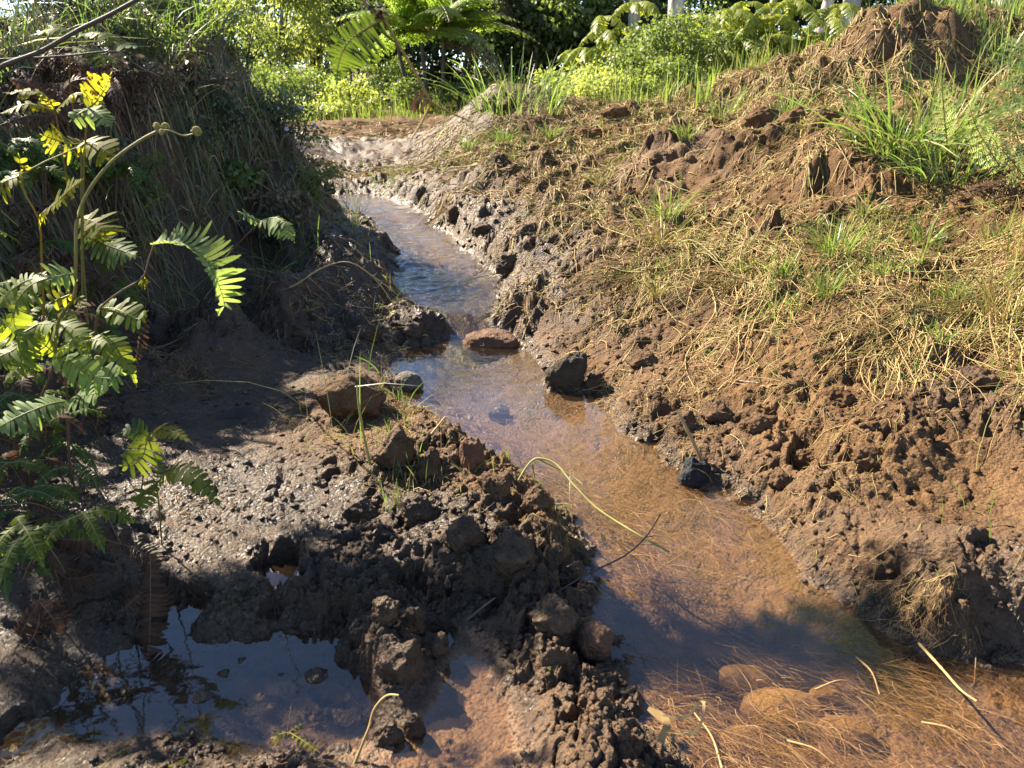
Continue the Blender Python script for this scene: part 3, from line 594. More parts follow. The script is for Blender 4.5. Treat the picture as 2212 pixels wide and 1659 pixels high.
CRUMB = [(x, y, max(0, min(1, (v - .1) / .9))) for x, y, v in ROUGH] + [(600, 820, .45), (500, 860, .45), (2100, 1050, .12), (1000, 1500, .02), (850, 1580, .03), (300, 300, 0), (100, 700, 0), (300, 600, .1)]
link('soil_crumbs', crumbs(22000, "soil_crumbs", CRUMB, .002, .013), kind='stuff')

# ------------------------------------------------------------------ straw, roots and blades lying on the soil
def draped(x, y, L, th, curl, k, lift0, lift1, arch, noise=.0):
    n = len(x); t = np.linspace(0, 1, k)
    a = th[:, None] + curl[:, None] * (t[None] - .5) + (noise * np.cumsum(rng.normal(size=(n, k)), 1) if noise else 0)
    st = (L / (k - 1))[:, None]
    X = x[:, None] + np.cumsum(np.cos(a) * st, 1) - np.cos(a[:, :1]) * st; Y = y[:, None] + np.cumsum(np.sin(a) * st, 1) - np.sin(a[:, :1]) * st
    Zg = ground(X, Y)
    # stiff pieces bridge hollows: lift to the straight chord where that is higher
    ch = Zg[:, :1] * (1 - t) + Zg[:, -1:] * t
    Zg = np.maximum(Zg, ch * .7 + Zg * .3)
    return np.stack([X, Y, Zg + lift0[:, None] * (1 - t) + lift1[:, None] * t ** 1.3 + arch[:, None] * 4 * t * (1 - t)], -1)
def scatter(n, pts, thr, rr, dry=True, over=8, cutoff=.07):
    th = rng.uniform(*thr, n * over); r = np.exp(rng.uniform(math.log(rr[0]), math.log(rr[1]), n * over)); x = r * np.sin(th); y = r * np.cos(th)
    pr = np.clip((idw(pts, x, y) - cutoff) / (1 - cutoff), 0, 1) * (.12 + 1.2 * sstep(-.12, .32, fbm2(x * 3.1 + 50, y * 3.1, 3)))
    k = rng.random(n * over) < pr
    if dry: k &= bil(sd, TH, LNR, *lc(x, y)) > .005
    return x[k][:n], y[k][:n]
def litter(name, n, pts, mats, L=(.04, .18), rad=(.0007, .0016), k=6, thr=(-.66, .78), rr=(.95, 13), lift=.012, curl=1.4, noise=.18, sides=3, bias=None, dry=True, far_fat=.22, archs=.012):
    x, y = scatter(n, pts, thr, rr, dry); n = len(x); d = np.hypot(x, y)
    ln = L[0] + (L[1] - L[0]) * rng.random(n) ** 2.2; ln = ln * np.clip(d / 3.6, .4, 1)
    th = rng.uniform(0, 2 * math.pi, n) if bias is None else bias[0] + rng.normal(size=n) * bias[1]
    up = (rng.random(n) < .22) * rng.random(n)
    P = draped(x, y, ln, th, rng.normal(size=n) * curl, k, .001 + .003 * rng.random(n), .001 + up * lift * 5 * ln / L[1], rng.random(n) * archs * ln / L[1], noise)
    rd = rng.uniform(*rad, n) * np.clip(d / 3.6, .45, 1) * (1 + far_fat * np.maximum(d - 2, 0)); W_ = rd[:, None] * np.linspace(1, .55, k)[None]
    V, q = tubes(P, W_, sides)
    ti = np.repeat(rng.random(n), k * sides); mi = np.repeat(rng.integers(0, len(mats), n), (k - 1) * sides)
    return mesh_np(name, V, q, mats=mats, attrs={'tint': ti}, midx=mi)
STRAW = [(850, 400, .2), (900, 410, .35), (900, 350, .6), (820, 350, .15), (1050, 330, 1.00), (1200, 310, 1.00), (1400, 300, 0.90), (1600, 290, 0.90), (1250, 380, 0.70), (1100, 420, 0.40), (1050, 500, 0.15), (1200, 520, 0.35), (1350, 470, 0.50), (1450, 560, 0.80), (1550, 560, 0.80), (1600, 480, 0.50), (1500, 380, 0.12), (1750, 350, 0.45), (1850, 420, 0.25), (1950, 450, 0.35), (2100, 430, 0.40), (1800, 560, 0.80), (1900, 600, 0.80), (2050, 600, 0.80), (2150, 650, 0.90), (1700, 650, 0.70), (1550, 680, 0.55), (1350, 640, 0.50), (1250, 700, 0.28), (1300, 780, 0.34), (1450, 780, 0.31), (1600, 760, 0.22), (1750, 760, 0.22), (1900, 770, 0.31), (2050, 780, 0.37), (2180, 800, 0.37), (1400, 860, 0.31), (1600, 900, 0.19), (1750, 900, 0.22), (1900, 950, 0.19), (2100, 950, 0.12), (2050, 1060, 0.02), (2180, 1080, 0.03), (1700, 1000, 0.19), (1650, 1060, 0.09), (1800, 1180, 0.25), (1950, 1230, 0.28), (2100, 1250, 0.19), (2150, 1200, 0.12), (2050, 1350, 0.09), (2150, 1400, 0.09), (1100, 640, 0.30), (1150, 740, 0.31), (900, 980, 0.25), (1000, 960, 0.35), (1060, 1040, 0.30), (1180, 1100, 0.15), (1250, 1180, 0.22), (900, 1100, 0.06), (700, 1000, 0.05), (720, 830, 0.08), (850, 800, 0.10), (600, 820, 0.06), (500, 900, 0.03), (600, 1100, 0.02), (450, 1150, 0.06), (400, 1050, 0.10), (1000, 1250, 0.04), (1050, 1370, 0.02), (1000, 1500, 0.01), (1300, 1520, 0.02), (800, 690, 0.20), (650, 680, 0.20), (450, 650, 0.30), (600, 590, 0.12), (780, 540, 0.10), (150, 1300, 0.05), (200, 1500, 0.03), (600, 260, 0.40), (780, 290, 0.40), (760, 340, .04), (720, 300, .05), (830, 300, .1), (1900, 60, 0.35), (1850, 130, 0.90), (1600, 190, 1.00), (1500, 220, 0.90), (1950, 230, 0.80), (1000, 1620, 0.05), (500, 1640, 0.00), (900, 1640, 0.02), (1350, 1640, 0.03)]
link('straw_litter', litter('straw_litter', 22000, STRAW, [M_straw, M_straw, M_straw, M_strawgreen], L=(.03, .18), rad=(.0010, .0026), lift=.016, archs=.014, noise=.05, curl=.45), kind='stuff')
MAT_ = [(600, 800, 0), (450, 1000, 0), (900, 1000, 0), (300, 700, 0), (600, 620, 0), (800, 560, 0), (1300, 800, 0), (1700, 780, 0), (2000, 880, 0), (850, 400, .05), (820, 350, .05), (900, 350, .5), (1050, 330, 1), (1200, 310, 1), (1400, 300, 1), (1600, 290, 1), (1250, 380, .7), (1100, 420, .15), (1050, 500, 0), (1200, 500, .1), (1350, 450, .35), (1450, 560, .7), (1550, 560, .6), (1600, 480, .25), (1480, 360, .0), (1750, 350, .3), (1850, 420, .1), (2000, 450, .2), (1800, 560, .5), (1900, 640, .7), (2050, 600, .6), (2180, 650, .9), (1700, 680, .25), (1500, 700, .1), (1300, 700, .08), (1600, 190, 1), (1500, 220, 1), (1850, 130, 1), (1950, 60, .3), (1700, 180, .9), (1950, 230, .9), (1700, 250, .7), (2050, 760, .3), (2150, 850, .1), (1500, 850, 0), (1900, 900, 0), (1000, 700, 0), (700, 290, .3), (620, 262, .5), (780, 330, .05), (500, 300, 0), (700, 600, 0), (2050, 1000, 0), (850, 265, .6), (1900, 500, .15)]
link('straw_mat', litter('straw_mat', 22000, MAT_, [M_straw, M_straw, M_strawgreen], L=(.10, .55), rad=(.0014, .0026), k=8, rr=(2.2, 13), lift=.012, archs=.028, bias=(-2.4, .8), far_fat=.16, noise=.07, curl=.55), kind='stuff')
link('straw_chips', litter('straw_chips', 26000, [(x, y, min(1, v * 1.3 + .06)) for x, y, v in STRAW], [M_straw, M_straw, M_root], L=(.008, .05), rad=(.0007, .0016), k=3, curl=.3, noise=.05, lift=.01, archs=.004, far_fat=.18), kind='stuff')
RT = [(1800, 1200, 1), (1950, 1240, .9), (1650, 1080, .8), (1300, 905, 1), (1750, 1175, 1), (1560, 1060, .7), (1200, 1130, 1), (1270, 1230, .9), (2080, 1350, .8), (2000, 1270, .8)] + [(x, y, v * .5) for x, y, v in STRAW] + [(1000, 950, 1), (950, 930, 1), (1050, 1020, 1), (1150, 1090, .9), (1240, 1190, 1), (1300, 900, .8), (1400, 950, .7), (1450, 860, .7), (1700, 820, .6), (1850, 900, .5), (800, 980, .5), (750, 1100, .35), (850, 720, .9), (650, 720, .8), (470, 700, .6), (450, 1150, .5)]
link('root_litter', litter('root_litter', 24000, RT, [M_root, M_straw], L=(.02, .12), rad=(.0006, .0013), noise=.45, curl=2.0, lift=.01, rr=(.95, 7)), kind='stuff')
# rootlets trailing in the shallow stream, combed by the current
WR = [(1000, 920, .6), (1100, 950, .9), (1250, 950, .9), (1200, 1010, 1), (1400, 1020, .9), (1350, 1080, 1), (1500, 1090, .8), (1450, 1150, .9), (1350, 1180, .8), (1600, 1180, .5), (1450, 1240, .4), (1600, 1280, .1), (1400, 1350, .05), (1700, 1380, .03), (1000, 820, .12), (1100, 850, .12), (1000, 650, .02), (1450, 1500, .6), (1550, 1560, .8), (1450, 1620, 1), (1650, 1640, .8), (1900, 1480, .7), (2000, 1550, .9), (2150, 1500, .6), (1950, 1630, 1), (2150, 1630, 1), (1800, 1480, .2), (1720, 1520, .08)]
def water_roots(n):
    th = rng.uniform(-.3, .8, n * 9); r = np.exp(rng.uniform(math.log(.9), math.log(3.6), n * 9)); x = r * np.sin(th); y = r * np.cos(th)
    k = (rng.random(n * 9) < np.clip(idw(WR, x, y), 0, 1) * (.3 + sstep(-.2, .3, fbm2(x * 4, y * 4, 2)))) & (bil(sd, TH, LNR, *lc(x, y)) < -.01); x, y = x[k][:n], y[k][:n]; n = len(x)
    k = 8; L_ = .03 + .16 * rng.random(n) ** 2; a0 = -.62 + .5 * fbm2(x * 2, y * 2, 2) + rng.normal(size=n) * .45
    t = np.linspace(0, 1, k); a = a0[:, None] + rng.normal(size=n)[:, None] * (t - .5) +   .12 * np.cumsum(rng.normal(size=(n, k)), 1)
    X = x[:, None] + np.cumsum(np.cos(a), 1) * (L_ / k)[:, None]; Y = y[:, None] + np.cumsum(np.sin(a), 1) * (L_ / k)[:, None]
    z0 = np.where(rng.random(n) < .12, .001, -.002 - .035 * rng.random(n) ** 1.3)
    Z_ = np.maximum(ground(X, Y) + .002, wlev(Y) + z0[:, None] + .004 * np.sin(t * 3.1)[None] * rng.normal(size=n)[:, None])
    V, q = tubes(np.stack([X, Y, Z_], -1), rng.uniform(.0003, .0009, n)[:, None] * np.linspace(1, .4, k)[None], 3)
    return mesh_np('stream_roots', V, q, mats=[M_root], attrs={'tint': np.repeat(rng.random(n), k * 3)})
link('stream_roots', water_roots(6500), kind='stuff')

# ------------------------------------------------------------------ single sticks, stalks and stems
def base_y(px, py): return float(hit1(px, py)[1])
def stalk(name, label, cat, pts, r0, r1, m, tint=.6, n=24, sides=6, branches=(), group=None, knot=.08):
    """pts: (px, py, Y) world-depth points"""
    mb = MB(); W_ = [at_y(a, b, c) for a, b, c in pts]; o = W_[0]
    tube1(mb, W_, r0, r1, n, sides, tint, knot=knot)
    for br in branches: tube1(mb, [at_y(*p) for p in br], r1 * 1.1, r1 * .5, 8, 5, tint)
    ob = link(name, mb.mesh(name, [m], origin=o), label=label, category=cat); ob.location = o
    if group: ob['group'] = group
    return ob
y = base_y(1520, 1003); stalk('leaning_stick', 'straw coloured stick leaning on the bank above the charcoal lump', 'stick', [(1522, 1008, y), (1495, 950, y + .02), (1463, 885, y + .05)], .0068, .0055, M_straw, .75)
y = base_y(1190, 1285); stalk('dark_twig', 'long thin dark twig reaching from the mud over the water', 'twig', [(1188, 1288, y), (1270, 1240, y + .03), (1350, 1200, y + .05), (1395, 1160, y + .06), (1428, 1110, y + .07)], .003, .0016, M_twig, .8, branches=[[(1395, 1160, y + .06), (1420, 1157, y + .05)], [(1240, 1257, y + .02), (1275, 1228, y + .03)]])
y = base_y(1110, 1045); stalk('green_stalk', 'yellow green stalk bent over the ridge and trailing into the water', 'stalk', [(1118, 1040, y), (1140, 1005, y + .03), (1160, 990, y + .04), (1200, 1002, y + .02), (1240, 1048, y - .06), (1290, 1098, y - .14), (1370, 1150, y - .25), (1445, 1192, y - .32)], .0035, .003, M_strawgreen, .9, n=34, branches=[[(1160, 990, y + .04), (1230, 1025, y + .02), (1258, 1045, y - .02)], [(1150, 998, y + .03), (1155, 1035, y + .02), (1160, 1060, y)]])
y = min(base_y(640, 616), base_y(860, 665), base_y(757, 600)) - .05; stalk('bent_straw', 'long pale straw arching over the dark mud left of the riffles', 'straw', [(600, 630, y), (640, 614, y), (700, 577, y), (757, 567, y), (812, 605, y), (852, 660, y)], .005, .003, M_straw, .95, branches=[[(800, 592, y), (835, 618, y), (862, 640, y)]])
y = base_y(1000, 1345); stalk('broken_stick', 'short brown stick propped between the two little pools', 'stick', [(1000, 1348, y), (1030, 1322, y + .02), (1070, 1291, y + .04)], .004, .003, M_stembrown, .7)
y = base_y(775, 1640); stalk('tan_stalk', 'thin curled tan stem rising beside the lower left pool', 'stem', [(758, 1668, y - .02), (778, 1620, y), (797, 1570, y + .02), (808, 1532, y + .04), (835, 1503, y + .05), (862, 1502, y + .03)], .0035, .0022, M_straw, .55, branches=[[(790, 1590, y + .01), (802, 1560, y - .01)]])
y = base_y(800, 1008); stalk('pale_stalk', 'pale green stalk leaning up against the mud boulder', 'stalk', [(802, 1015, y), (790, 960, y + .02), (777, 890, y + .03), (771, 832, y + .05)], .0045, .0035, M_strawgreen, .8)
y = base_y(925, 945); stalk('white_straw', 'whitish straw pointing over the pool from the ridge', 'straw', [(920, 952, y), (962, 900, y + .05)], .004, .003, M_straw, 1.0)
y = base_y(1985, 1400); stalk('right_stem', 'bent straw stem standing in the lower right shallows', 'stem', [(1985, 1390, y), (2035, 1445, y - .12), (2075, 1490, y - .2), (2110, 1515, y - .24)], .004, .0025, M_straw, .7)
y = base_y(2110, 1475); stalk('forked_root', 'forked orange root sticking up at the foot of the shaded bank', 'root', [(2075, 1525, y - .05), (2105, 1475, y), (2140, 1452, y + .03)], .003, .002, M_root, .7, branches=[[(2105, 1475, y), (2108, 1420, y + .05)], [(2105, 1475, y), (2065, 1450, y + .02)]])
y = base_y(1690, 655); stalk('long_straw', 'very long thin straw lying across the right bank', 'straw', [(1688, 652, y), (1790, 672, y - .02), (1900, 700, y - .1), (1992, 735, y - .2)], .0028, .002, M_straw, .8)
y = base_y(1900, 1040); stalk('bank_stick', 'short brown stick half buried in the trampled right bank', 'stick', [(1640, 828, base_y(1640, 830)), (1590, 822, base_y(1590, 824))], .006, .004, M_stembrown, .4)
y = base_y(1400, 1235); stalk('floating_stem', 'pale broken stem lying on the water near the dark twig', 'stem', [(1385, 1300, y - .12), (1392, 1255, y - .06), (1430, 1225, y), (1495, 1185, y + .1), (1510, 1180, y + .12)], .003, .002, M_straw, .85)
for i, (a, b) in enumerate([((1850, 1420), (1900, 1500)), ((1990, 1560), (2090, 1600)), ((1760, 1490), (1830, 1470)), ((1560, 1660), (1500, 1540)), ((1700, 1600), (1800, 1650))]):
    y0, y1 = on_water(*a)[1], on_water(*b)[1]
    stalk('shallow_root', 'tan root stem lying in the lower right shallows', 'root', [(a[0], a[1], y0), ((a[0] + b[0]) / 2 + 8, (a[1] + b[1]) / 2 - 8, (y0 + y1) / 2), (b[0], b[1], y1)], .003, .0016, M_root, .8, group='root stems in the lower shallows')
# folded dry blades beside the lower right water
def blade(name, label, cat, pts, w, m, tint=.7, group=None, side=None):
    P = spline([at_y(*p) for p in pts], 22)[None]; t = np.linspace(0, 1, 22); o = P[0, 0].copy()
    T = nrm(np.gradient(P, axis=1)); S_ = nrm(np.cross(T, np.array([.2, -.9, .5]) if side is None else np.array(side)))
    V, q = ribbons(P, (w * np.clip(np.minimum(1.0, 4 * (1 - t)), .1, 1) * np.minimum(1, .5 + 3 * t))[None], S_)
    mb = MB(); mb.add(V, q, tint=tint); ob = link(name, mb.mesh(name, [m], origin=o), label=label, category=cat); ob.location = o
    if group: ob['group'] = group
    return ob
y = base_y(1440, 1590)
blade('dry_leaf', 'folded dry leaf blade bent like a hook at the lower right water', 'leaf', [(1432, 1545, y), (1480, 1550, y - .01), (1518, 1512, y + .02), (1515, 1560, y - .03), (1490, 1585, y - .06), (1440, 1582, y - .04)], .0036, M_straw, .9)
blade('dead_leaf', 'curled brown leaf blade drooping off the muddy spit', 'leaf', [(1400, 1530, y + .03), (1440, 1560, y), (1428, 1600, y - .03), (1425, 1650, y - .07)], .009, M_straw, .35)
blade('straw_piece', 'short flat straw blade lying on the muddy spit', 'leaf', [(1175, 1446, base_y(1175, 1448)), (1245, 1440, base_y(1245, 1442))], .006, M_strawgreen, .7)
blade('golden_leaf', 'golden fallen leaf at the bottom edge of the dark pool', 'leaf', [(345, 1656, base_y(345, 1658)), (375, 1648, base_y(375, 1650)), (405, 1640, base_y(405, 1642))], .014, M_fernyel, .9, side=(0, .3, 1))
blade('bark_strip', 'black curved strip of bark lying on the left mud flat', 'bark', [(465, 905, base_y(465, 908)), (515, 888, base_y(515, 900)), (555, 905, base_y(555, 908))], .018, M_twig, .0, side=(0, -.5, 1))
# ------------------------------------------------------------------ left bank: hanging grass
def grad(x, y, e=.06):
    gx = (land_fn(x + e, y) - land_fn(x - e, y)) / (2 * e); gy = (land_fn(x, y + e) - land_fn(x, y - e)) / (2 * e); return gx, gy
LB = [(480, 480, 1), (560, 400, 1), (620, 400, .9), (580, 300, .9), (400, 400, 1), (300, 500, .9), (400, 250, 1), (500, 150, 1), (300, 200, 1), (200, 400, .8), (100, 300, .7), (100, 500, .6), (200, 600, .6), (100, 700, .15), (350, 600, .5), (480, 570, .45), (600, 520, .55), (660, 460, .3), (720, 440, 0), (550, 620, .03), (450, 660, .03), (300, 750, .03), (200, 900, .03), (100, 1000, .02), (740, 480, .04), (700, 600, .0), (700, 420, .05), (600, 800, 0), (300, 1100, .0), (640, 250, .1), (900, 700, 0), (700, 300, 0), (0, 1200, .0), (-150, 1100, 0), (-200, 1400, 0), (-150, 800, .05), (-150, 500, .6), (700, 800, 0), (450, 1000, 0), (300, 850, 0), (650, 650, 0), (740, 480, 0), (700, 490, 0), (690, 540, 0), (740, 420, 0)]
def bank_grass(name, n, mats, L, wd, k=7, side_up=.0, thr=(-1.0, -.2), rr=(2.3, 8), lift=(.02, .16), spread=.85, frac_up=.0):
    x, y = scatter(n, LB, thr, rr, over=10); zt = ground(x, y); k_ = (zt < 1.42) & (zt > .5); x, y = x[k_], y[k_]; n = len(x); gx, gy = grad(x, y)
    a0 = np.arctan2(-gy + .1 * np.hypot(gx, gy), -gx + .75 * np.hypot(gx, gy)) + rng.normal(size=n) * spread
    ln = L[0] + (L[1] - L[0]) * rng.random(n) ** 1.6
    steep = np.hypot(gx, gy); hl = ln / np.sqrt(1 + np.minimum(steep, 2.2) ** 2) * (1 - .3 * rng.random(n))
    t = np.linspace(0, 1, k); a = a0[:, None] + rng.normal(size=n)[:, None] * 1.2 * (t - .3) + .16 * np.cumsum(rng.normal(size=(n, k)), 1)
    X = x[:, None] + np.cumsum(np.cos(a), 1) * (hl / k)[:, None]; Y = y[:, None] + np.cumsum(np.sin(a), 1) * (hl / k)[:, None]
    G = ground(X, Y); lf = rng.uniform(*lift, n)
    off = lf[:, None] * (np.sin(np.pi * np.clip(t * .95, 0, 1)) ** .7)[None] * (.35 + ln / L[1])[:, None] + .004 + .05 * rng.random(n)[:, None]
    P = np.stack([X, Y, G + off], -1)
    W_ = (rng.uniform(*wd, n) * (1 + .1 * np.hypot(x, y)))[:, None] * np.array([.7, 1, 1, .95, .85, .6, .2])[None, :k]
    T = nrm(np.gradient(P, axis=1)); S_ = nrm(np.cross(T, nrm(np.stack([-gx, -gy, np.ones(n)], -1) + rng.normal(size=(n, 3)) * .6)[:, None]))
    V, q = ribbons(P, W_, S_)
    return mesh_np(name, V, q, mats=mats, attrs={'tint': np.repeat(rng.random(n), 2 * k)}, midx=np.repeat(rng.integers(0, len(mats), n), k - 1))
link('bank_grass', bank_grass('bank_grass', 26000, [M_grassdark, M_grassdry, M_grassdry, M_grassdark, M_straw], (.12, .6), (.0012, .0028), lift=(.02, .2)), kind='stuff')
link('hanging_grass', bank_grass('hanging_grass', 2200, [M_grassdark, M_grass], (.2, .55), (.002, .0042), lift=(.06, .26)), kind='stuff')

def tuft_mesh(n, H, wd, lean, droop, mats, spread=.05, k=6, seedlean=None, tint=(0, 1), tall=.35):
    """upright blades from one foot; origin at the foot"""
    a = rng.uniform(0, 2 * math.pi, n); r0 = spread * np.sqrt(rng.random(n)); bx, by = r0 * np.cos(a), r0 * np.sin(a)
    L_ = H * (tall + (1 - tall) * rng.random(n)); la = a + rng.normal(size=n) * .6; le = np.abs(rng.normal(size=n)) * lean + .08
    t = np.linspace(0, 1, k)[None]; dr = droop * rng.random(n)[:, None]
    out = le[:, None] * t + dr * t ** 2.2; X = bx[:, None] + np.cos(la)[:, None] * L_[:, None] * out; Y = by[:, None] + np.sin(la)[:, None] * L_[:, None] * out
    if seedlean is not None: X = X + seedlean[0] * L_[:, None] * t ** 1.5; Y = Y + seedlean[1] * L_[:, None] * t ** 1.5
    Z_ = L_[:, None] * (t - .75 * dr * t ** 2.6 - .2 * le[:, None] * t ** 2) - .01
    P = np.stack([X, Y, Z_], -1); T = nrm(np.gradient(P, axis=1))
    S_ = nrm(np.cross(T, np.stack([np.cos(la), np.sin(la), .3 + 0 * la], -1)[:, None] + rng.normal(size=(n, 1, 3)) * .4))
    W_ = rng.uniform(.6, 1, n)[:, None] * wd * np.array([.6, .95, 1, .9, .65, .1])[None]
    V, q = ribbons(P, W_, S_); return V, q, np.repeat(tint[0] + (tint[1] - tint[0]) * rng.random(n), 2 * k), np.repeat(rng.integers(0, len(mats), n), k - 1)
def tuft(label, px, py, hpx, n, m, wd=.0022, lean=.35, droop=.5, spread=None, name='grass_tuft', cat='grass tuft', group='grass tufts on the right bank', seedlean=None, dz=0, pos=None):
    p = hit1(px, py) if pos is None else np.array(pos); t = p[1] / ray(px, py)[1]; H = pxm(hpx, t)
    V, q, ti, mi = tuft_mesh(n, H, wd * (.6 + .16 * t), lean, droop, m, spread if spread else H * .22, seedlean=seedlean)
    o = link(name, mesh_np(name, V, q, mats=m, attrs={'tint': ti}, midx=mi), label=label, category=cat); o.location = p
    if group: o['group'] = group
    return o
G1 = [M_grass, M_strawgreen, M_grass]; G2 = [M_strawgreen, M_straw, M_strawgreen]; G3 = [M_grass]
for lb, px, py, h, n, m in [
    ('pale green tuft on the shaded side of the soil hump', 1440, 470, 110, 60, G1), ('dense green tuft in the middle of the right slope', 1800, 560, 150, 110, G1), ('green tuft with yellow bases below the middle tuft', 1780, 640, 110, 90, G1),
    ('bright green tuft right of the dark hollow', 1690, 600, 100, 70, G1), ('broad bladed green tuft under the bracken', 2000, 530, 110, 60, G3), ('small green tuft between hollow and slope', 1600, 590, 60, 40, G1), ('yellowish tuft lying over at the right edge', 2170, 690, 180, 110, G2),
    ('low green tuft at the right edge of the slope', 2060, 650, 100, 80, G1), ('blue green seedling tuft on the lower right slope', 2035, 735, 70, 16, G3), ('thin tuft high on the right slope', 1870, 470, 80, 40, G1), ('tall thin straw tuft at the right frame edge', 2200, 560, 170, 50, G2),
    ('straw coloured tuft left of the soil hump', 1300, 400, 60, 60, G2), ('bright green patch on the far bank', 1090, 310, 55, 80, G3), ('second bright green patch right of the far one', 1190, 300, 50, 70, G1), ('yellow green patch below the crest gap', 1480, 300, 60, 80, G1), ('green patch near the far bend', 1010, 325, 45, 60, G1),
    ('small green tuft beside the fine clods', 2150, 520, 90, 40, G1), ('mixed tuft below the soil block', 1910, 600, 90, 70, G1), ('straw tuft on the slope above the upright stone', 1420, 640, 70, 50, G2), ('green tuft on the crest above the soil hump', 1560, 260, 90, 60, G1), ('green blades behind the crest clods', 1700, 250, 80, 60, G1), ('wide green leaves beside the crest clods', 1850, 255, 80, 50, G3), ('tall green tuft on the crest left of the bracken', 1930, 330, 150, 90, G3)]:
    tuft(lb, px, py, h, n, m)
tuft('pale yellow tuft of long arching blades spilling down the slope', 1440, 530, 150, 90, G2, lean=.9, droop=1.0, seedlean=(.25, -.45), wd=.002)
tuft('tall upright bright grass clump in front of the bracken', 1985, 345, 260, 130, [M_grass, M_grass, M_strawgreen], wd=.0048, lean=.45, droop=.55, spread=.28, group=None, name='tall_grass_clump')
tuft('grey green grass clump leaning over below the bracken', 2060, 390, 150, 120, [M_grass, M_grassdark], wd=.003, lean=.6, droop=.8, spread=.2, group=None, name='low_grass_clump')
tuft('dense low pale green clump at the left foot of the tall clump', 1945, 325, 130, 160, [M_grass, M_strawgreen], wd=.0036, lean=.8, droop=.8, spread=.25, group=None, name='low_grass_clump')
tuft('sunlit clump of long grass blades behind the far crest', 1120, 245, 170, 110, G3, wd=.004, lean=.35, droop=.5, spread=.5, group=None, name='long_grass_clump')
tuft('lone broad grass blade pair on the upper right slope', 1520, 225, 80, 5, G3, wd=.008, lean=.4, droop=.35, group=None, name='grass_sprout')
for lb, px, py, h, n in [('long blue green blades hanging on the upper left bank', 330, 140, 230, 60), ('upright thin green grass at the top of the left bank', 430, 90, 220, 70), ('green blades among the dead fern at the top left', 200, 90, 200, 50), ('green arching blades on the shaded left bank', 330, 500, 130, 14), ('small green sprout at the foot of the left bank', 585, 600, 90, 6), ('green grass clump at the crest of the left bank', 380, 20, 200, 70), ('thin grass between the ferns and the bank foot', 420, 640, 70, 20)]:
    tuft(lb, px, py, h, n, [M_grass, M_grassdark], wd=.0026, lean=.5, droop=.8, name='bank_tuft', group='grass tufts on the left bank')

def blades_on(name, n, pts, mats, H, wd, rr, thr, lean=.5):
    x, y = scatter(n, pts, thr, rr, over=10); n = len(x); d = np.hypot(x, y); k = 5; t = np.linspace(0, 1, k)[None]
    L_ = H[0] + (H[1] - H[0]) * rng.random(n) ** 2; a = rng.uniform(0, 6.28, n); le = np.abs(rng.normal(size=n)) * lean
    P = np.stack([x[:, None] + (np.cos(a) * L_ * le)[:, None] * t ** 1.4, y[:, None] + (np.sin(a) * L_ * le)[:, None] * t ** 1.4, ground(x, y)[:, None] - .005 + L_[:, None] * (t - .45 * np.minimum(le, 1.4)[:, None] * t ** 2)], -1)
    T = nrm(np.gradient(P, axis=1)); S_ = nrm(np.cross(T, rng.normal(size=(n, 1, 3))))
    V, q = ribbons(P, (rng.uniform(*wd, n) * (1 + .08 * d))[:, None] * np.array([.8, 1, .9, .6, .1])[None], S_)
    return mesh_np(name, V, q, mats=mats, attrs={'tint': np.repeat(rng.random(n), 2 * k)}, midx=np.repeat(rng.integers(0, len(mats), n), k - 1))
SG = [(1440, 470, .6), (1440, 540, .5), (1600, 590, .35), (1800, 560, 1), (1780, 640, .9), (1900, 620, .7), (2000, 520, .6), (2060, 650, .8), (2170, 690, 1), (2200, 560, .8), (2000, 700, .4), (1700, 600, .6), (1090, 310, .8), (1190, 300, .7), (1300, 310, .5), (1480, 290, .7), (1600, 280, .5), (1010, 330, .4), (1350, 430, .1), (1250, 560, 0), (1500, 700, 0), (1800, 780, 0), (2050, 820, .1), (1700, 430, .05), (1850, 400, .05), (1550, 420, .05), (1000, 450, 0), (1900, 900, 0), (700, 300, 0), (1400, 850, 0), (1950, 400, .3), (2200, 820, .2), (1900, 250, .5)]
link('slope_grass', blades_on('slope_grass', 9000, SG, [M_grass, M_strawgreen, M_grass, M_straw], (.03, .16), (.0010, .0020), (2.0, 12), (-.2, .75)), kind='stuff')
TG = [(60, 120, .8), (200, 60, 1), (330, 100, 1), (430, 60, 1), (300, 200, .6), (450, 200, .5), (500, 150, .5), (400, 330, .25), (300, 400, .2), (200, 300, .4), (100, 250, .5), (500, 400, .15), (400, 550, .1), (600, 700, 0), (700, 400, 0), (560, 300, .2), (200, 700, 0), (100, 900, 0)]
link('bank_blades', blades_on('bank_blades', 6000, TG, [M_grass, M_grassdark, M_strawgreen], (.08, .45), (.0012, .0026), (2.3, 8), (-1.0, -.2), lean=.9), kind='stuff')

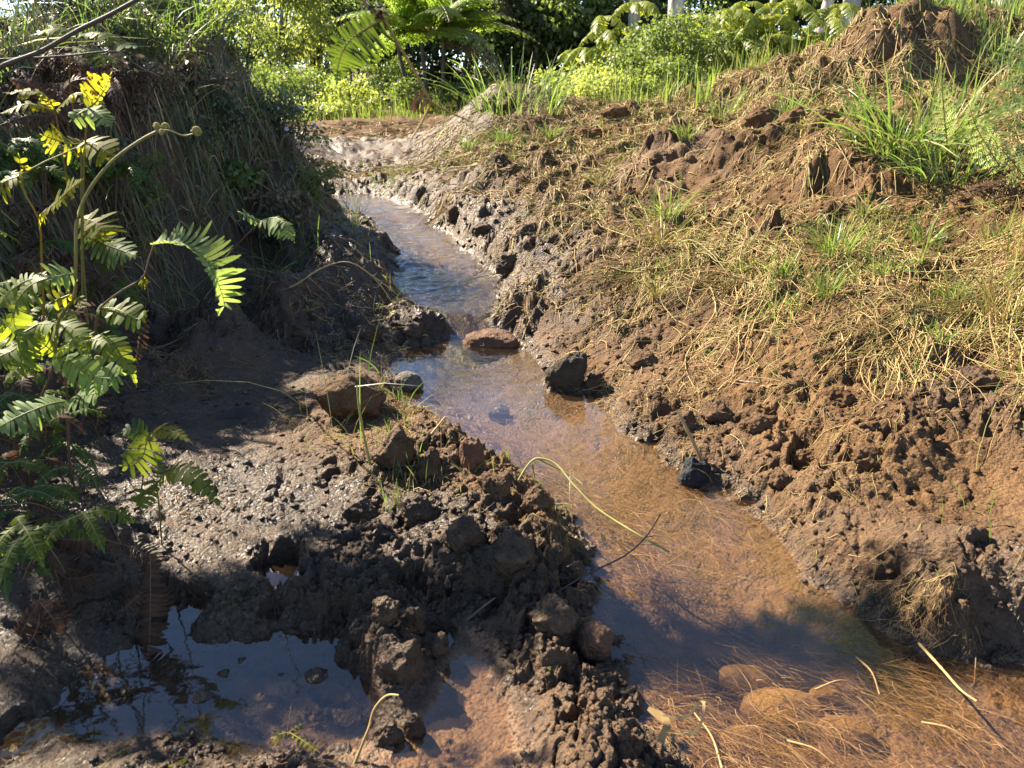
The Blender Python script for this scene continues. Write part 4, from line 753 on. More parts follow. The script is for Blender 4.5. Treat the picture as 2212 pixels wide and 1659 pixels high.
# ------------------------------------------------------------------ ferns
def pinna(mb, pts, L, n, up, both=(1, 1), droop=.25, curl=.0, tint=(.2, .9), fwd=.25, rach=.0012, m=0, mr=0, gap=.0, taper=.85, cover=.5):
    """a comb like leaf along pts; up = rough normal of the leaf plane"""
    sp = spline(pts, n); T = nrm(np.gradient(sp, axis=0)); up = np.asarray(up, float)
    Sd = nrm(np.cross(T, up)); Nn = nrm(np.cross(Sd, T)); t = np.linspace(0, 1, n); ln = np.linalg.norm(np.diff(sp, axis=0), axis=1).sum(); pitch = ln / n
    prof = np.clip(np.sin(np.pi * (t * taper + (1 - taper) * .55)) , 0, 1) ** .6 * np.clip((1.02 - t) * 3.2, 0, 1) ** .8
    u = np.array([0, .3, .65, .9, 1.0])
    for sgn, sc in ((1, both[0]), (-1, both[1])):
        if sc <= 0: continue
        ok = rng.random(n) > gap
        d = nrm(Sd * sgn + T * (fwd + .12 * rng.normal(size=(n, 1))) + Nn * .12 * rng.normal(size=(n, 1)))[ok]
        ll = (L * sc * prof * (1 + .1 * rng.normal(size=n)))[ok]
        P = sp[ok][:, None] + d[:, None] * (ll[:, None] * u[None])[..., None] - Nn[ok][:, None] * (ll[:, None] * (droop + .12 * rng.normal(size=ok.sum()))[:, None] * u[None] ** 2)[..., None] + T[ok][:, None] * (ll[:, None] * curl * u[None] ** 2)[..., None]
        W_ = np.minimum(pitch * cover, L * .2) * np.array([.85, 1, .95, .7, .2])[None] * np.ones((ok.sum(), 1))
        V, q = ribbons(P, W_, T[ok]); mb.add(V, q, tint=np.repeat(rng.uniform(*tint, ok.sum()), 10), m=m)
    V, q = tubes(sp[None], (rach * np.linspace(1, .4, n))[None], 5); mb.add(V, q, tint=.7, m=mr)
def comb(root, pts, L, n, mats, up=(0, -.6, .8), **kw):
    mb = MB(); W_ = [at_y(*p) for p in pts]; pinna(mb, W_, L, n, up, mr=1, **kw)
    o = link('leaf', mb.mesh('leaf', mats), parent=root); o.matrix_parent_inverse = root.matrix_world.inverted(); return o
def fstem(root, pts, r0, r1, m, tint=.5, name='stem', n=20):
    mb = MB(); tube1(mb, [at_y(*p) if len(p) == 3 else p for p in pts], r0, r1, n, 7, tint, knot=.05)
    o = link(name, mb.mesh(name, [m]), parent=root); return o
class Fern:
    """parts are given in world coordinates; the root Empty stands at the foot of the fern"""
    def __init__(s, name, label, foot, cat='fern', group=None): s.foot = np.array(foot, float); s.root = empty(name, label, cat, group, s.foot)
    def part(s, name, mb, mats, label=None):
        o = link(name, mb.mesh(name, mats, origin=s.foot), parent=s.root)
        if label: o['label'] = label
        return o
    def stem(s, pts, r0, r1, m, tint=.5, n=20, name='stem'):
        mb = MB(); tube1(mb, [at_y(*p) for p in pts], r0, r1, n, 7, tint, knot=.05); return s.part(name, mb, [m])
    def leaf(s, pts, L, n, m, mr=M_stem, up=(0, -.6, .8), label=None, **kw):
        n = max(5, int(n * .74)); mb = MB(); W_ = [at_y(*p) for p in pts]; t = W_[0][1] / ray(pts[0][0], pts[0][1])[1]
        pinna(mb, W_, pxm(L, t), n, up, mr=1, **kw); return s.part('leaf', mb, [m, mr], label)
    def bud(s, px, py, Y, w, m=M_fuzz, turns=1.6, name='crozier', flip=1, seed=0):
        """a coiled young tip"""
        c = at_y(px, py, Y); t = Y / ray(px, py)[1]; r = pxm(w, t) / 2; a = np.linspace(0, turns * 2 * math.pi, 30); k = np.linspace(1, .25, 30)
        P = c + np.stack([flip * np.cos(a) * r * k, .25 * r * np.sin(a * .5), np.sin(a) * r * k], -1)
        mb = MB(); V, q = tubes(P[None], (r * .38 * np.linspace(1, .7, 30))[None], 7); mb.add(V, q, tint=.6)
        v, f = ICO[3]; mb.add(c + v * r * .5 * (1 + .25 * noise3(v * 3 + seed))[:, None], t=f, tint=.3)
        return s.part(name, mb, [m])
    def scales(s, px, py, Y, w, m, n=22):
        """bud scales and withered leaflets at a fork"""
        c = at_y(px, py, Y); t = Y / ray(px, py)[1]; r = pxm(w, t) / 2; d = nrm(rng.normal(size=(n, 3))); u = np.array([0, .5, 1])
        P = c + d[:, None] * (r * rng.uniform(.4, 1, n))[:, None, None] * u[None, :, None] - np.array([0, 0, .5]) * r * (u ** 2)[None, :, None]
        V, q = ribbons(P, r * .09 * np.array([.8, 1, .2])[None] * np.ones((n, 1)), nrm(np.cross(d, rng.normal(size=(n, 3))))); mb = MB(); mb.add(V, q, tint=np.repeat(rng.random(n), 6)); return s.part('bud', mb, [m])
def foot_of(px, py): return hit1(px, py)
# A: young fiddlehead
f = Fern('fiddlehead_fern', 'young fern with a long bare arching stem and coiled tips', at_y(118, 760, 1.5))
f.stem([(118, 760, 1.5), (128, 690, 1.45), (160, 640, 1.4), (164, 560, 1.38), (166, 480, 1.38), (190, 415, 1.38), (240, 350, 1.39), (300, 305, 1.4), (345, 281, 1.4)], .0036, .0026, M_stem, .55, 40)
f.stem([(345, 281, 1.4), (368, 283, 1.4), (395, 293, 1.4), (418, 289, 1.4)], .0017, .0014, M_stem, .5)
f.bud(338, 274, 1.4, 15, seed=1); f.bud(358, 276, 1.41, 17, flip=-1, seed=2); f.bud(349, 286, 1.39, 12, seed=4); f.bud(425, 285, 1.4, 19, flip=-1, seed=3)
f.leaf([(150, 637, 1.4), (128, 645, 1.39), (105, 655, 1.38)], 26, 7, M_fernyel, up=(.2, -.8, .5)); f.leaf([(160, 640, 1.4), (175, 655, 1.38), (172, 670, 1.37)], 16, 6, M_fernyel, up=(.2, -.8, .5))
# B: big backlit comb in the centre left
f = Fern('backlit_fern', 'tall fern with one big backlit pale comb leaf left of centre', at_y(165, 850, 1.62))
f.stem([(165, 850, 1.62), (185, 790, 1.58), (205, 715, 1.54), (215, 668, 1.5), (260, 630, 1.48), (308, 600, 1.46), (320, 565, 1.45), (333, 527, 1.44)], .0032, .0018, M_stembrown, .75, 30)
f.leaf([(333, 527, 1.44), (375, 524, 1.43), (410, 533, 1.42), (440, 556, 1.41), (462, 590, 1.4), (478, 630, 1.4), (484, 660, 1.4), (474, 680, 1.41)], 56, 42, M_fernpale, mr=M_fernpale, up=(.15, -.25, .95), both=(.42, 1.0), droop=-.55, tint=(.4, 1), taper=.8, fwd=.2)
f.leaf([(213, 668, 1.5), (240, 665, 1.49), (270, 675, 1.47), (300, 690, 1.46), (318, 672, 1.45)], 34, 20, M_fern, up=(.1, -.7, .7), tint=(.5, 1)); f.leaf([(205, 660, 1.5), (190, 662, 1.49), (170, 668, 1.48)], 36, 9, M_ferndead, mr=M_ferndead, up=(0, -.6, .8), both=(1, .3), label='withered brown leaf')
f.scales(312, 604, 1.46, 44, M_fernyel, 14); f.leaf([(318, 690, 1.46), (302, 740, 1.46), (292, 790, 1.47)], 16, 16, M_ferndead, mr=M_ferndead, label='hanging brown leaf')
# C
f = Fern('arched_fern', 'fern with a small arched leaf on a bent brown stem against the dark bank', foot_of(430, 660))
yy = f.foot[1]; f.stem([(430, 660, yy), (460, 600, yy - .5), (485, 560, yy - 1.1), (540, 500, yy - 1.45), (562, 480, yy - 1.5)], .004, .002, M_stembrown, .6)
f.leaf([(562, 478, yy - 1.5), (535, 466, yy - 1.52), (515, 458, yy - 1.54)], 20, 12, M_fernpale, up=(.1, -.4, .9)); f.leaf([(562, 478, yy - 1.5), (590, 470, yy - 1.52), (615, 480, yy - 1.55), (632, 505, yy - 1.57), (636, 522, yy - 1.58)], 40, 26, M_fernpale, up=(.1, -.35, .9), both=(.9, .35), droop=.5, tint=(.5, 1))
f.scales(566, 487, yy - 1.5, 26, M_ferndead, 10)
# D: bright cluster at the left edge
f = Fern('bright_fern', 'bright yellow green fern rosette at the left edge', at_y(60, 960, 1.75))
f.stem([(60, 960, 1.75), (80, 880, 1.68), (115, 790, 1.6), (105, 715, 1.55), (82, 700, 1.53)], .0035, .002, M_stembrown, .8)
for pts, L, n, b in [([(150, 607, 1.5), (110, 600, 1.47), (65, 617, 1.45), (35, 655, 1.43), (32, 705, 1.42), (62, 728, 1.41)], 42, 34, (.5, 1)), ([(82, 700, 1.53), (130, 700, 1.5), (165, 715, 1.48), (180, 742, 1.46), (192, 770, 1.45)], 38, 28, (1, .7)), ([(82, 700, 1.53), (60, 730, 1.5), (30, 755, 1.48), (0, 770, 1.46), (-30, 800, 1.45)], 40, 24, (1, 1)), ([(82, 700, 1.53), (40, 720, 1.5), (10, 700, 1.48), (-25, 690, 1.46)], 40, 20, (1, 1)), ([(70, 720, 1.52), (55, 760, 1.48), (35, 800, 1.46), (10, 825, 1.45)], 34, 20, (1, 1)), ([(95, 600, 1.5), (60, 605, 1.5), (20, 630, 1.49), (-5, 665, 1.48)], 44, 24, (1, 1))]:
    f.leaf(pts, L, n, M_fern, up=(.1, -.5, .85), both=b, tint=(.4, 1), droop=.3)
f.leaf([(160, 590, 1.5), (130, 595, 1.47), (105, 606, 1.45)], 44, 12, M_fernpale, up=(.2, -.8, .5), both=(1, 1), droop=.2)
# E
f = Fern('curving_fern', 'fern with a long curving comb leaf under the bare stem', at_y(150, 1010, 1.75))
f.stem([(150, 1010, 1.75), (148, 900, 1.66), (140, 820, 1.6), (120, 762, 1.55)], .003, .002, M_stembrown, .7)
f.leaf([(118, 762, 1.55), (150, 742, 1.52), (190, 732, 1.5), (235, 742, 1.48), (268, 775, 1.47), (288, 815, 1.46), (294, 832, 1.46)], 40, 40, M_fern, up=(.05, -.4, .9), both=(.75, .9), tint=(.6, 1), droop=.35)
f.leaf([(118, 768, 1.55), (160, 790, 1.53), (200, 812, 1.52), (250, 815, 1.51), (262, 790, 1.5)], 42, 26, M_fernpale, up=(.1, -.7, .6), tint=(.2, .7)); f.leaf([(118, 762, 1.55), (90, 740, 1.54), (70, 720, 1.53)], 36, 12, M_fern)
f.stem([(195, 830, 1.6), (215, 812, 1.59), (222, 790, 1.58), (214, 773, 1.58)], .003, .002, M_fuzz, .8, 12); f.bud(211, 776, 1.58, 14, seed=8)
# F
f = Fern('flat_fern', 'flat sunlit fern leaf pointing left above the shaded undergrowth', at_y(165, 1080, 1.8))
f.stem([(165, 1080, 1.8), (150, 990, 1.7), (145, 920, 1.62), (148, 868, 1.57)], .003, .002, M_stembrown, .85)
f.leaf([(148, 866, 1.57), (110, 872, 1.53), (60, 890, 1.49), (10, 915, 1.46), (-20, 935, 1.45)], 44, 30, M_fernpale, up=(.15, -.5, .85), tint=(.6, 1)); f.leaf([(148, 866, 1.57), (175, 855, 1.54), (205, 850, 1.52), (238, 832, 1.5)], 42, 18, M_fernpale, up=(.1, -.5, .85), tint=(.3, .9)); f.leaf([(130, 885, 1.57), (128, 900, 1.55), (125, 915, 1.54)], 26, 8, M_ferndead, label='dead brown leaflets')
# G
f = Fern('star_fern', 'star shaped fern of three leaves lying on the dark mud', foot_of(350, 1180))
yy = f.foot[1]; f.stem([(350, 1180, yy), (345, 1110, yy - .05), (338, 1042, yy - .1)], .0025, .0018, M_stem, .4); f.stem([(338, 1042, yy - .1), (300, 1000, yy - .1), (272, 955, yy - .1)], .0016, .0014, M_stembrown, .5)
f.leaf([(330, 1040, yy - .1), (335, 1060, yy - .12), (322, 1085, yy - .14), (312, 1105, yy - .15)], 52, 11, M_fern, up=(.3, -.75, .6), both=(1, .2), tint=(.5, 1)); f.leaf([(338, 1042, yy - .1), (343, 1005, yy - .1), (346, 972, yy - .1)], 14, 10, M_fern, up=(.3, -.9, .2))
f.leaf([(340, 1042, yy - .1), (375, 1012, yy - .13), (415, 1022, yy - .16), (450, 1055, yy - .19), (478, 1095, yy - .21)], 34, 22, M_fern, up=(.1, -.5, .85), both=(1, .7), tint=(.4, .9))
# H
f = Fern('forked_fern', 'yellowing forked fern at the edge of the mud flat', at_y(300, 1100, 1.75))
f.stem([(300, 1100, 1.75), (312, 1010, 1.7), (318, 945, 1.66)], .002, .0016, M_stembrown, .5)
f.leaf([(318, 943, 1.66), (345, 925, 1.63), (380, 935, 1.6), (412, 955, 1.58)], 28, 20, M_fernyel, up=(.1, -.4, .9), both=(.8, .8)); f.leaf([(318, 945, 1.66), (308, 985, 1.64), (285, 1005, 1.62), (262, 1005, 1.61)], 42, 14, M_fern, up=(.3, -.8, .4), tint=(.6, 1)); f.leaf([(318, 943, 1.66), (290, 925, 1.64), (262, 935, 1.63)], 26, 12, M_ferndark)
# I, J, K: backlit yellow leaves higher up
f = Fern('yellow_fern', 'backlit yellow fern leaf standing high against the dark bank', at_y(178, 560, 1.9))
f.stem([(178, 560, 1.9), (180, 400, 1.75), (185, 300, 1.68), (190, 235, 1.62)], .0026, .0018, M_stem, .9)
f.leaf([(190, 232, 1.62), (205, 222, 1.6), (228, 190, 1.59), (240, 160, 1.58)], 44, 14, M_fernyel, up=(.5, -.8, .1), both=(.15, 1), droop=.1, tint=(.5, 1)); f.leaf([(190, 236, 1.62), (170, 245, 1.6), (152, 260, 1.59)], 40, 9, M_fernpale, up=(.3, -.7, .6), both=(.5, 1)); f.leaf([(192, 232, 1.62), (215, 245, 1.6), (240, 275, 1.58)], 22, 14, M_fernpale, up=(.2, -.6, .7))
f = Fern('spotted_fern', 'backlit yellow fern with brown spotted leaflets behind the bare stem', at_y(178, 640, 1.9))
f.stem([(178, 640, 1.9), (176, 480, 1.8), (176, 340, 1.72), (178, 300, 1.7)], .0026, .0018, M_stem, .9)
f.leaf([(178, 310, 1.7), (150, 310, 1.68), (115, 300, 1.66), (90, 290, 1.65)], 46, 15, M_fernyel, up=(.1, -.75, .6), both=(1, .9), gap=.1); f.leaf([(178, 305, 1.7), (205, 310, 1.67), (232, 330, 1.65), (246, 350, 1.64)], 40, 14, M_fernyel, up=(.2, -.75, .6), gap=.08)
f = Fern('leaning_fern', 'leaning backlit yellow green fern leaf crossing in front of the bare stem', at_y(95, 700, 1.75))
f.stem([(95, 700, 1.75), (90, 560, 1.66), (85, 480, 1.6), (55, 420, 1.58), (42, 380, 1.57)], .0028, .0018, M_stemorange, .8); f.scales(90, 462, 1.58, 40, M_fernyel, 14)
f.leaf([(92, 460, 1.58), (115, 445, 1.56), (145, 415, 1.54), (178, 388, 1.53)], 38, 22, M_fernyel, up=(.4, -.6, .7), both=(.5, 1), tint=(.5, 1)); f.leaf([(42, 380, 1.57), (95, 350, 1.55), (130, 335, 1.54), (165, 318, 1.53)], 0.1, 6, M_fernyel, mr=M_stem, rach=.0022); f.leaf([(42, 380, 1.57), (15, 390, 1.56), (-20, 410, 1.55)], 34, 12, M_fernyel, tint=(.5, 1)); f.leaf([(42, 380, 1.57), (45, 360, 1.56), (40, 335, 1.56)], 24, 8, M_fernyel)
f = Fern('back_fern', 'sunlit fern leaf drooping behind the bare stem', at_y(190, 700, 2.0))
f.stem([(190, 700, 2.0), (180, 560, 1.92), (178, 470, 1.88)], .0026, .0016, M_stem, .6); f.leaf([(178, 470, 1.88), (205, 480, 1.86), (225, 500, 1.84), (225, 525, 1.83)], 46, 16, M_fernyel, up=(.1, -.6, .8), tint=(.6, 1)); f.leaf([(178, 480, 1.88), (215, 520, 1.86), (260, 540, 1.84), (300, 555, 1.82)], 40, 24, M_ferndark, up=(.1, -.6, .8), tint=(.4, 1))
f = Fern('top_fern', 'thin sunlit fern combs under the dark twigs at the top left', at_y(150, 420, 2.2))
f.stem([(150, 420, 2.2), (130, 300, 2.1), (120, 240, 2.05)], .0022, .0015, M_stemorange, .6)
for pts in ([(120, 240, 2.05), (60, 225, 2.02), (0, 245, 2.0)], [(120, 240, 2.05), (90, 200, 2.02), (10, 200, 2.0)], [(120, 240, 2.05), (170, 200, 2.03), (235, 240, 2.0)]): f.leaf(pts, 26, 22, M_fernyel, up=(.1, -.3, .95))
f = Fern('crest_fern', 'pale fern combs on the crest at the top left', at_y(160, 260, 2.6))
f.stem([(160, 260, 2.6), (150, 150, 2.5), (170, 75, 2.45)], .003, .002, M_stem, .5)
for pts in ([(170, 75, 2.45), (120, 60, 2.42), (70, 75, 2.4)], [(170, 75, 2.45), (220, 70, 2.42), (270, 95, 2.4), (320, 100, 2.38)], [(160, 100, 2.45), (200, 110, 2.43), (255, 140, 2.4)]): f.leaf(pts, 34, 20, M_fern, up=(.1, -.3, .95), tint=(.5, 1), mr=M_fernyel)
# N: the withered fern hanging into the top of the picture
Yh = 1.02
f = Fern('hanging_fern', 'withered orange stemmed fern hanging down into the top centre', foot_of(-120, 900))
c0 = f.foot; mb = MB(); tube1(mb, [c0, c0 + np.array([.02, .05, .5]), at_y(120, -420, 1.15), at_y(480, -330, 1.08), at_y(730, -60, Yh + .03), at_y(800, 20, Yh)], .0034, .0022, 40, 7, .4, knot=.05); tube1(mb, [at_y(800, 20, Yh), at_y(828, 40, Yh), at_y(850, 78, Yh), at_y(890, 145, Yh), at_y(932, 222, Yh)], .0022, .0017, 24, 7, .35); f.part('stem', mb, [M_stemorange])
f.stem([(932, 222, Yh), (912, 262, Yh), (885, 305, Yh - .01)], .0018, .0009, M_stemorange, .9, name='branch'); f.stem([(932, 222, Yh), (970, 242, Yh), (1022, 265, Yh - .01)], .0018, .0008, M_stemorange, .6, name='branch')
f.leaf([(826, 42, Yh), (790, 62, Yh - .01), (757, 85, Yh - .015), (738, 115, Yh - .02), (730, 150, Yh - .02), (727, 178, Yh - .02)], 64, 34, M_fernolive, mr=M_stemorange, up=(.5, -.75, .45), both=(.55, 1.0), tint=(.1, .6), droop=.05, fwd=-.05, taper=.75, label='big comb leaf with yellow midrib')
f.leaf([(730, 150, Yh - .02), (727, 175, Yh - .02), (726, 190, Yh - .02)], 12, 12, M_fernpale, up=(.5, -.7, .5))
f.scales(822, 26, Yh, 60, M_ferndead, 34); f.scales(934, 222, Yh, 36, M_fernyel, 26); f.leaf([(930, 215, Yh), (908, 212, Yh), (890, 205, Yh)], 34, 8, M_ferndead, up=(.2, -.9, .3), both=(.5, 1), label='withered purple brown leaflets'); f.scales(800, 12, Yh, 40, M_twig, 16)
# O: dark bare twigs crossing the upper left
f = Fern('bare_twig', 'thick dark bare stem slanting across the upper left corner', at_y(-60, 190, 1.3), cat='twig'); f.stem([(-60, 190, 1.3), (0, 145, 1.3), (90, 110, 1.31), (160, 70, 1.32), (240, 30, 1.34), (330, -20, 1.36)], .0042, .003, M_twig, .5)
f = Fern('level_twig', 'thin dark level stem crossing the upper left leaves', at_y(-40, 130, 1.5), cat='twig'); f.stem([(-40, 130, 1.5), (60, 126, 1.52), (150, 120, 1.54), (252, 112, 1.56), (300, 145, 1.57), (345, 165, 1.58)], .0024, .0014, M_twig, .6)
# dead brown ferns
for lb, stem_, leaves in [
    ('dead brown fern hanging into the dark pool', [(205, 1040, 1.66), (235, 1120, 1.6), (262, 1175, 1.57)], [[(262, 1175, 1.57), (215, 1165, 1.56), (150, 1165, 1.55), (80, 1160, 1.54)], [(262, 1175, 1.57), (290, 1185, 1.55), (320, 1205, 1.52), (330, 1250, 1.5)], [(325, 1200, 1.52), (325, 1290, 1.48), (322, 1390, 1.44), (305, 1480, 1.42)]]),
    ('dead brown fern with drooping combs at the lower left edge', [(60, 1130, 1.62), (120, 1110, 1.6)], [[(120, 1110, 1.6), (160, 1130, 1.58), (190, 1165, 1.56)], [(90, 1215, 1.58), (140, 1225, 1.56), (200, 1245, 1.54)], [(120, 1230, 1.55), (150, 1250, 1.54), (210, 1240, 1.53)]]),
    ('small dead fern curled beside the pool', [(300, 1290, 1.5), (330, 1270, 1.5)], [[(330, 1270, 1.5), (300, 1285, 1.49), (262, 1320, 1.47)], [(330, 1262, 1.5), (345, 1300, 1.5), (345, 1330, 1.5)]]),
    ('dead fern standing at the lower left corner', [(40, 1420, 1.42), (80, 1360, 1.45), (88, 1280, 1.5)], [[(85, 1300, 1.48), (60, 1340, 1.46), (30, 1400, 1.44)], [(85, 1300, 1.48), (110, 1330, 1.46), (130, 1370, 1.45)], [(75, 1380, 1.44), (100, 1420, 1.43), (80, 1450, 1.42)]]),
    ('brown fern combs behind the bright rosette', [(120, 640, 2.3), (90, 600, 2.2)], [[(90, 600, 2.2), (60, 560, 2.2), (20, 560, 2.2)], [(90, 600, 2.2), (140, 590, 2.18), (190, 610, 2.15)]]),
    ('dead reddish fern among the upper left grass', [(120, 330, 2.8), (110, 250, 2.7)], [[(110, 250, 2.7), (60, 250, 2.68), (0, 270, 2.65)], [(110, 250, 2.7), (160, 230, 2.68), (210, 250, 2.65)], [(110, 250, 2.7), (80, 190, 2.68), (20, 170, 2.66)], [(110, 250, 2.7), (150, 180, 2.7), (200, 170, 2.7)]])]:
    f = Fern('dead_fern', lb, at_y(*stem_[0]), group='dead brown ferns'); f.stem(stem_, .0022, .0016, M_stembrown, .5, 12)
    for l in leaves: f.leaf(l, 30, 40, M_ferndead, mr=M_stembrown, up=(.1, -.7, .6), droop=.7, tint=(0, 1), gap=.06)
# small waterlogged fern sprig in the pool
f = Fern('drowned_sprig', 'small olive fern sprig lying in the still dark pool', at_z(625, 1585, .004), cat='fern sprig')
f.stem([(620, 1588, f.foot[1]), (626, 1550, f.foot[1] + .03), (630, 1520, f.foot[1] + .06)], .0012, .0009, M_twig, .6, 8)
zz = lambda px, py: (px, py, float(at_z(px, py, .004)[1]))
f.leaf([zz(625, 1582), zz(600, 1588), zz(585, 1612)], 14, 9, M_fernyel, up=(0, 0, 1), tint=(0, .3)); f.leaf([zz(625, 1582), zz(655, 1600), zz(690, 1625)], 15, 12, M_fernyel, up=(0, 0, 1), tint=(0, .3)); f.leaf([zz(625, 1582), zz(640, 1570), zz(658, 1562)], 10, 6, M_fernyel, up=(0, 0, 1), tint=(0, .3))
f = Fern('moss_sprig', 'yellow green moss sprig at the bottom left water edge', at_z(250, 1632, .02), cat='fern sprig'); q_ = lambda px, py: (px, py, float(at_z(px, py, .025)[1])); f.leaf([q_(215, 1660), q_(250, 1630), q_(285, 1612)], 9, 14, M_fernyel, up=(0, -.4, .9), tint=(.1, .6))
# shaded undergrowth: generic false staghorn ferns, each with its own stem and leaves
UG = [(20, 610), (90, 660), (60, 800), (150, 830), (30, 900), (110, 900), (200, 800), (60, 1060), (180, 1110), (100, 1180), (240, 690), (15, 1000), (230, 880), (70, 790), (130, 1010), (45, 1130), (110, 440), (190, 610), (240, 610), (70, 490), (20, 370), (160, 740), (20, 740), (100, 620), (40, 300), (90, 360), (30, 440), (110, 520), (60, 560), (150, 560), (210, 520), (40, 640), (250, 540), (130, 680), (200, 690), (30, 850), (90, 850), (60, 1000), (140, 960), (110, 1050), (30, 1090), (60, 1150), (20, 1190), (130, 1120), (-30, 950), (-30, 700), (-40, 500), (-30, 1120), (-60, 300), (75, 930), (165, 890), (10, 990)]
for i, (px, py) in enumerate(UG):
    h = hit1(px, py + 30); Yg = h[1]; Yf = Yg - rng.uniform(.1, .38) * min(1, Yg / 2.2); Yf = max(Yf, 1.35)
    F0 = at_y(px, py, Yf); foot = np.array([F0[0] + rng.normal() * .03 - .05, F0[1] + .12, 0]); foot[2] = min(float(ground(foot[0], foot[1])), F0[2] - .08)
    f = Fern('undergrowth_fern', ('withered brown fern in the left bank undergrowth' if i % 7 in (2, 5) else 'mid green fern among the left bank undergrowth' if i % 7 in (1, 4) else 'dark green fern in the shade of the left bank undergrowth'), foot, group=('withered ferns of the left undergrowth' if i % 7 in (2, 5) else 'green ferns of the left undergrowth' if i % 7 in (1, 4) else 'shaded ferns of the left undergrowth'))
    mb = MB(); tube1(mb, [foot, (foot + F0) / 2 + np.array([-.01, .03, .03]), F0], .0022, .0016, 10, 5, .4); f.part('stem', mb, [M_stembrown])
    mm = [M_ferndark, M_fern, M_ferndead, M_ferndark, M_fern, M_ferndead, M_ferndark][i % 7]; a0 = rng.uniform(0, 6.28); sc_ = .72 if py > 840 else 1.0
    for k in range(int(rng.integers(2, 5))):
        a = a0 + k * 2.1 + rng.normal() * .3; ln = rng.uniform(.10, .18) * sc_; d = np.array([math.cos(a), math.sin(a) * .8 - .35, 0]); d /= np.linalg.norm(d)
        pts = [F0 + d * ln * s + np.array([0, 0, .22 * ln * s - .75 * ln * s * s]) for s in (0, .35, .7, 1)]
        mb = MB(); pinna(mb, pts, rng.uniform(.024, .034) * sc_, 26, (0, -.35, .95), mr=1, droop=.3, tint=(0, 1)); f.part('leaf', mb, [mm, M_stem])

# bracken at the upper right
def bipinnate(mb, pts, Lp, npair, npin, up, droop=.35, pin=.2, tint=(.2, .9), mr=1, rach=.003, fwd=.35, cut=.25):
    sp = spline(pts, npair); T = nrm(np.gradient(sp, axis=0)); up = np.asarray(up, float); Sd = nrm(np.cross(T, up)); Nn = nrm(np.cross(Sd, T)); t = np.linspace(0, 1, npair)
    prof = np.clip((t + .25) * 2.2, 0, 1) * np.clip((1.03 - t) * 1.25, 0, 1)
    for i in range(npair):
        if t[i] < cut * .4: continue
        for s in (1, -1):
            L_ = Lp * prof[i] * rng.uniform(.9, 1.1); d = nrm(Sd[i] * s + T[i] * (fwd + .1 * rng.normal()))
            q = [sp[i] + d * L_ * u - Nn[i] * droop * L_ * u * u + T[i] * .15 * L_ * u * u for u in (0, .35, .7, 1)]
            pinna(mb, q, L_ * pin, npin, Nn[i] + rng.normal(size=3) * .1, droop=.15, tint=(tint[0], tint[1]), rach=rach * .3, fwd=.3, taper=.7, mr=mr, cover=.36)
    V, q = tubes(sp[None], (rach * np.linspace(1, .3, npair))[None], 5); mb.add(V, q, tint=.6, m=mr)
f = Fern('bracken_fern', 'big sunlit bracken fern at the upper right edge', at_y(2180, 380, 3.9))
for pts, L, npn, prs in [([(2290, 95, 3.7), (2212, 116, 3.62), (2152, 132, 3.56), (2105, 152, 3.52)], 64, 12, 9), ([(2046, 310, 3.6), (2037, 220, 3.55), (2034, 132, 3.52)], 28, 9, 15), ([(2300, 165, 3.66), (2212, 192, 3.56), (2150, 213, 3.5), (2092, 256, 3.45)], 66, 12, 10), ([(2300, 228, 3.6), (2212, 243, 3.5), (2140, 268, 3.44), (2072, 302, 3.4)], 60, 12, 11), ([(2290, 280, 3.55), (2200, 300, 3.46), (2140, 325, 3.4), (2098, 352, 3.37)], 52, 11, 9), ([(2160, 360, 3.6), (2112, 280, 3.55), (2086, 205, 3.52)], 42, 10, 12), ([(2290, 140, 3.62), (2230, 156, 3.56), (2178, 172, 3.52)], 52, 11, 7), ([(2220, 390, 3.6), (2170, 330, 3.48), (2140, 310, 3.44), (2110, 320, 3.4)], 46, 11, 8)]:
    mb = MB(); W_ = [at_y(*p) for p in pts]; bipinnate(mb, W_, pxm(L, 3.55), prs, npn, (-.4, -.75, .55), droop=.2, tint=(.3, 1), pin=.2, fwd=.25, cut=0); f.part('frond', mb, [M_bracken, M_stem])
f = Fern('brown_bracken', 'dark withered bracken hanging under the green bracken', at_y(2210, 400, 3.7)); mb = MB(); bipinnate(mb, [at_y(2230, 400, 3.7), at_y(2160, 400, 3.5), at_y(2090, 420, 3.4), at_y(2050, 440, 3.35)], pxm(60, 3.5), 11, 12, (0, -.5, .85), droop=.6); f.part('frond', mb, [M_ferndead, M_stembrown])
# ------------------------------------------------------------------ background: meadow, shrubs, tree ferns, trees
MD = [(640, 240, 1), (750, 235, 1), (850, 235, 1), (950, 235, .8), (600, 200, 1), (900, 200, 1), (1150, 200, 1), (1300, 215, 1), (1450, 220, .5), (1600, 215, .15), (1520, 190, .3), (1080, 232, .1), (750, 256, .7), (650, 256, .7), (850, 252, .6), (750, 272, .08), (850, 290, 0), (700, 300, 0), (1000, 280, 0), (1000, 260, .05), (1150, 240, .15), (1200, 260, .03), (1200, 300, 0), (1350, 280, 0), (1400, 262, .06), (1500, 300, 0), (1600, 270, .05), (1900, 60, .0), (1950, 100, .05), (1800, 160, .02), (1750, 200, .04), (1650, 190, .06), (1900, 180, .05), (1950, 230, .12), (2100, 250, .2), (1850, 300, .03), (2150, 400, .03), (600, 252, .5), (1700, 350, 0), (2000, 400, .05), (400, 300, 0), (560, 150, .5), (1500, 100, .8), (1700, 60, .8), (2150, 60, .8)]
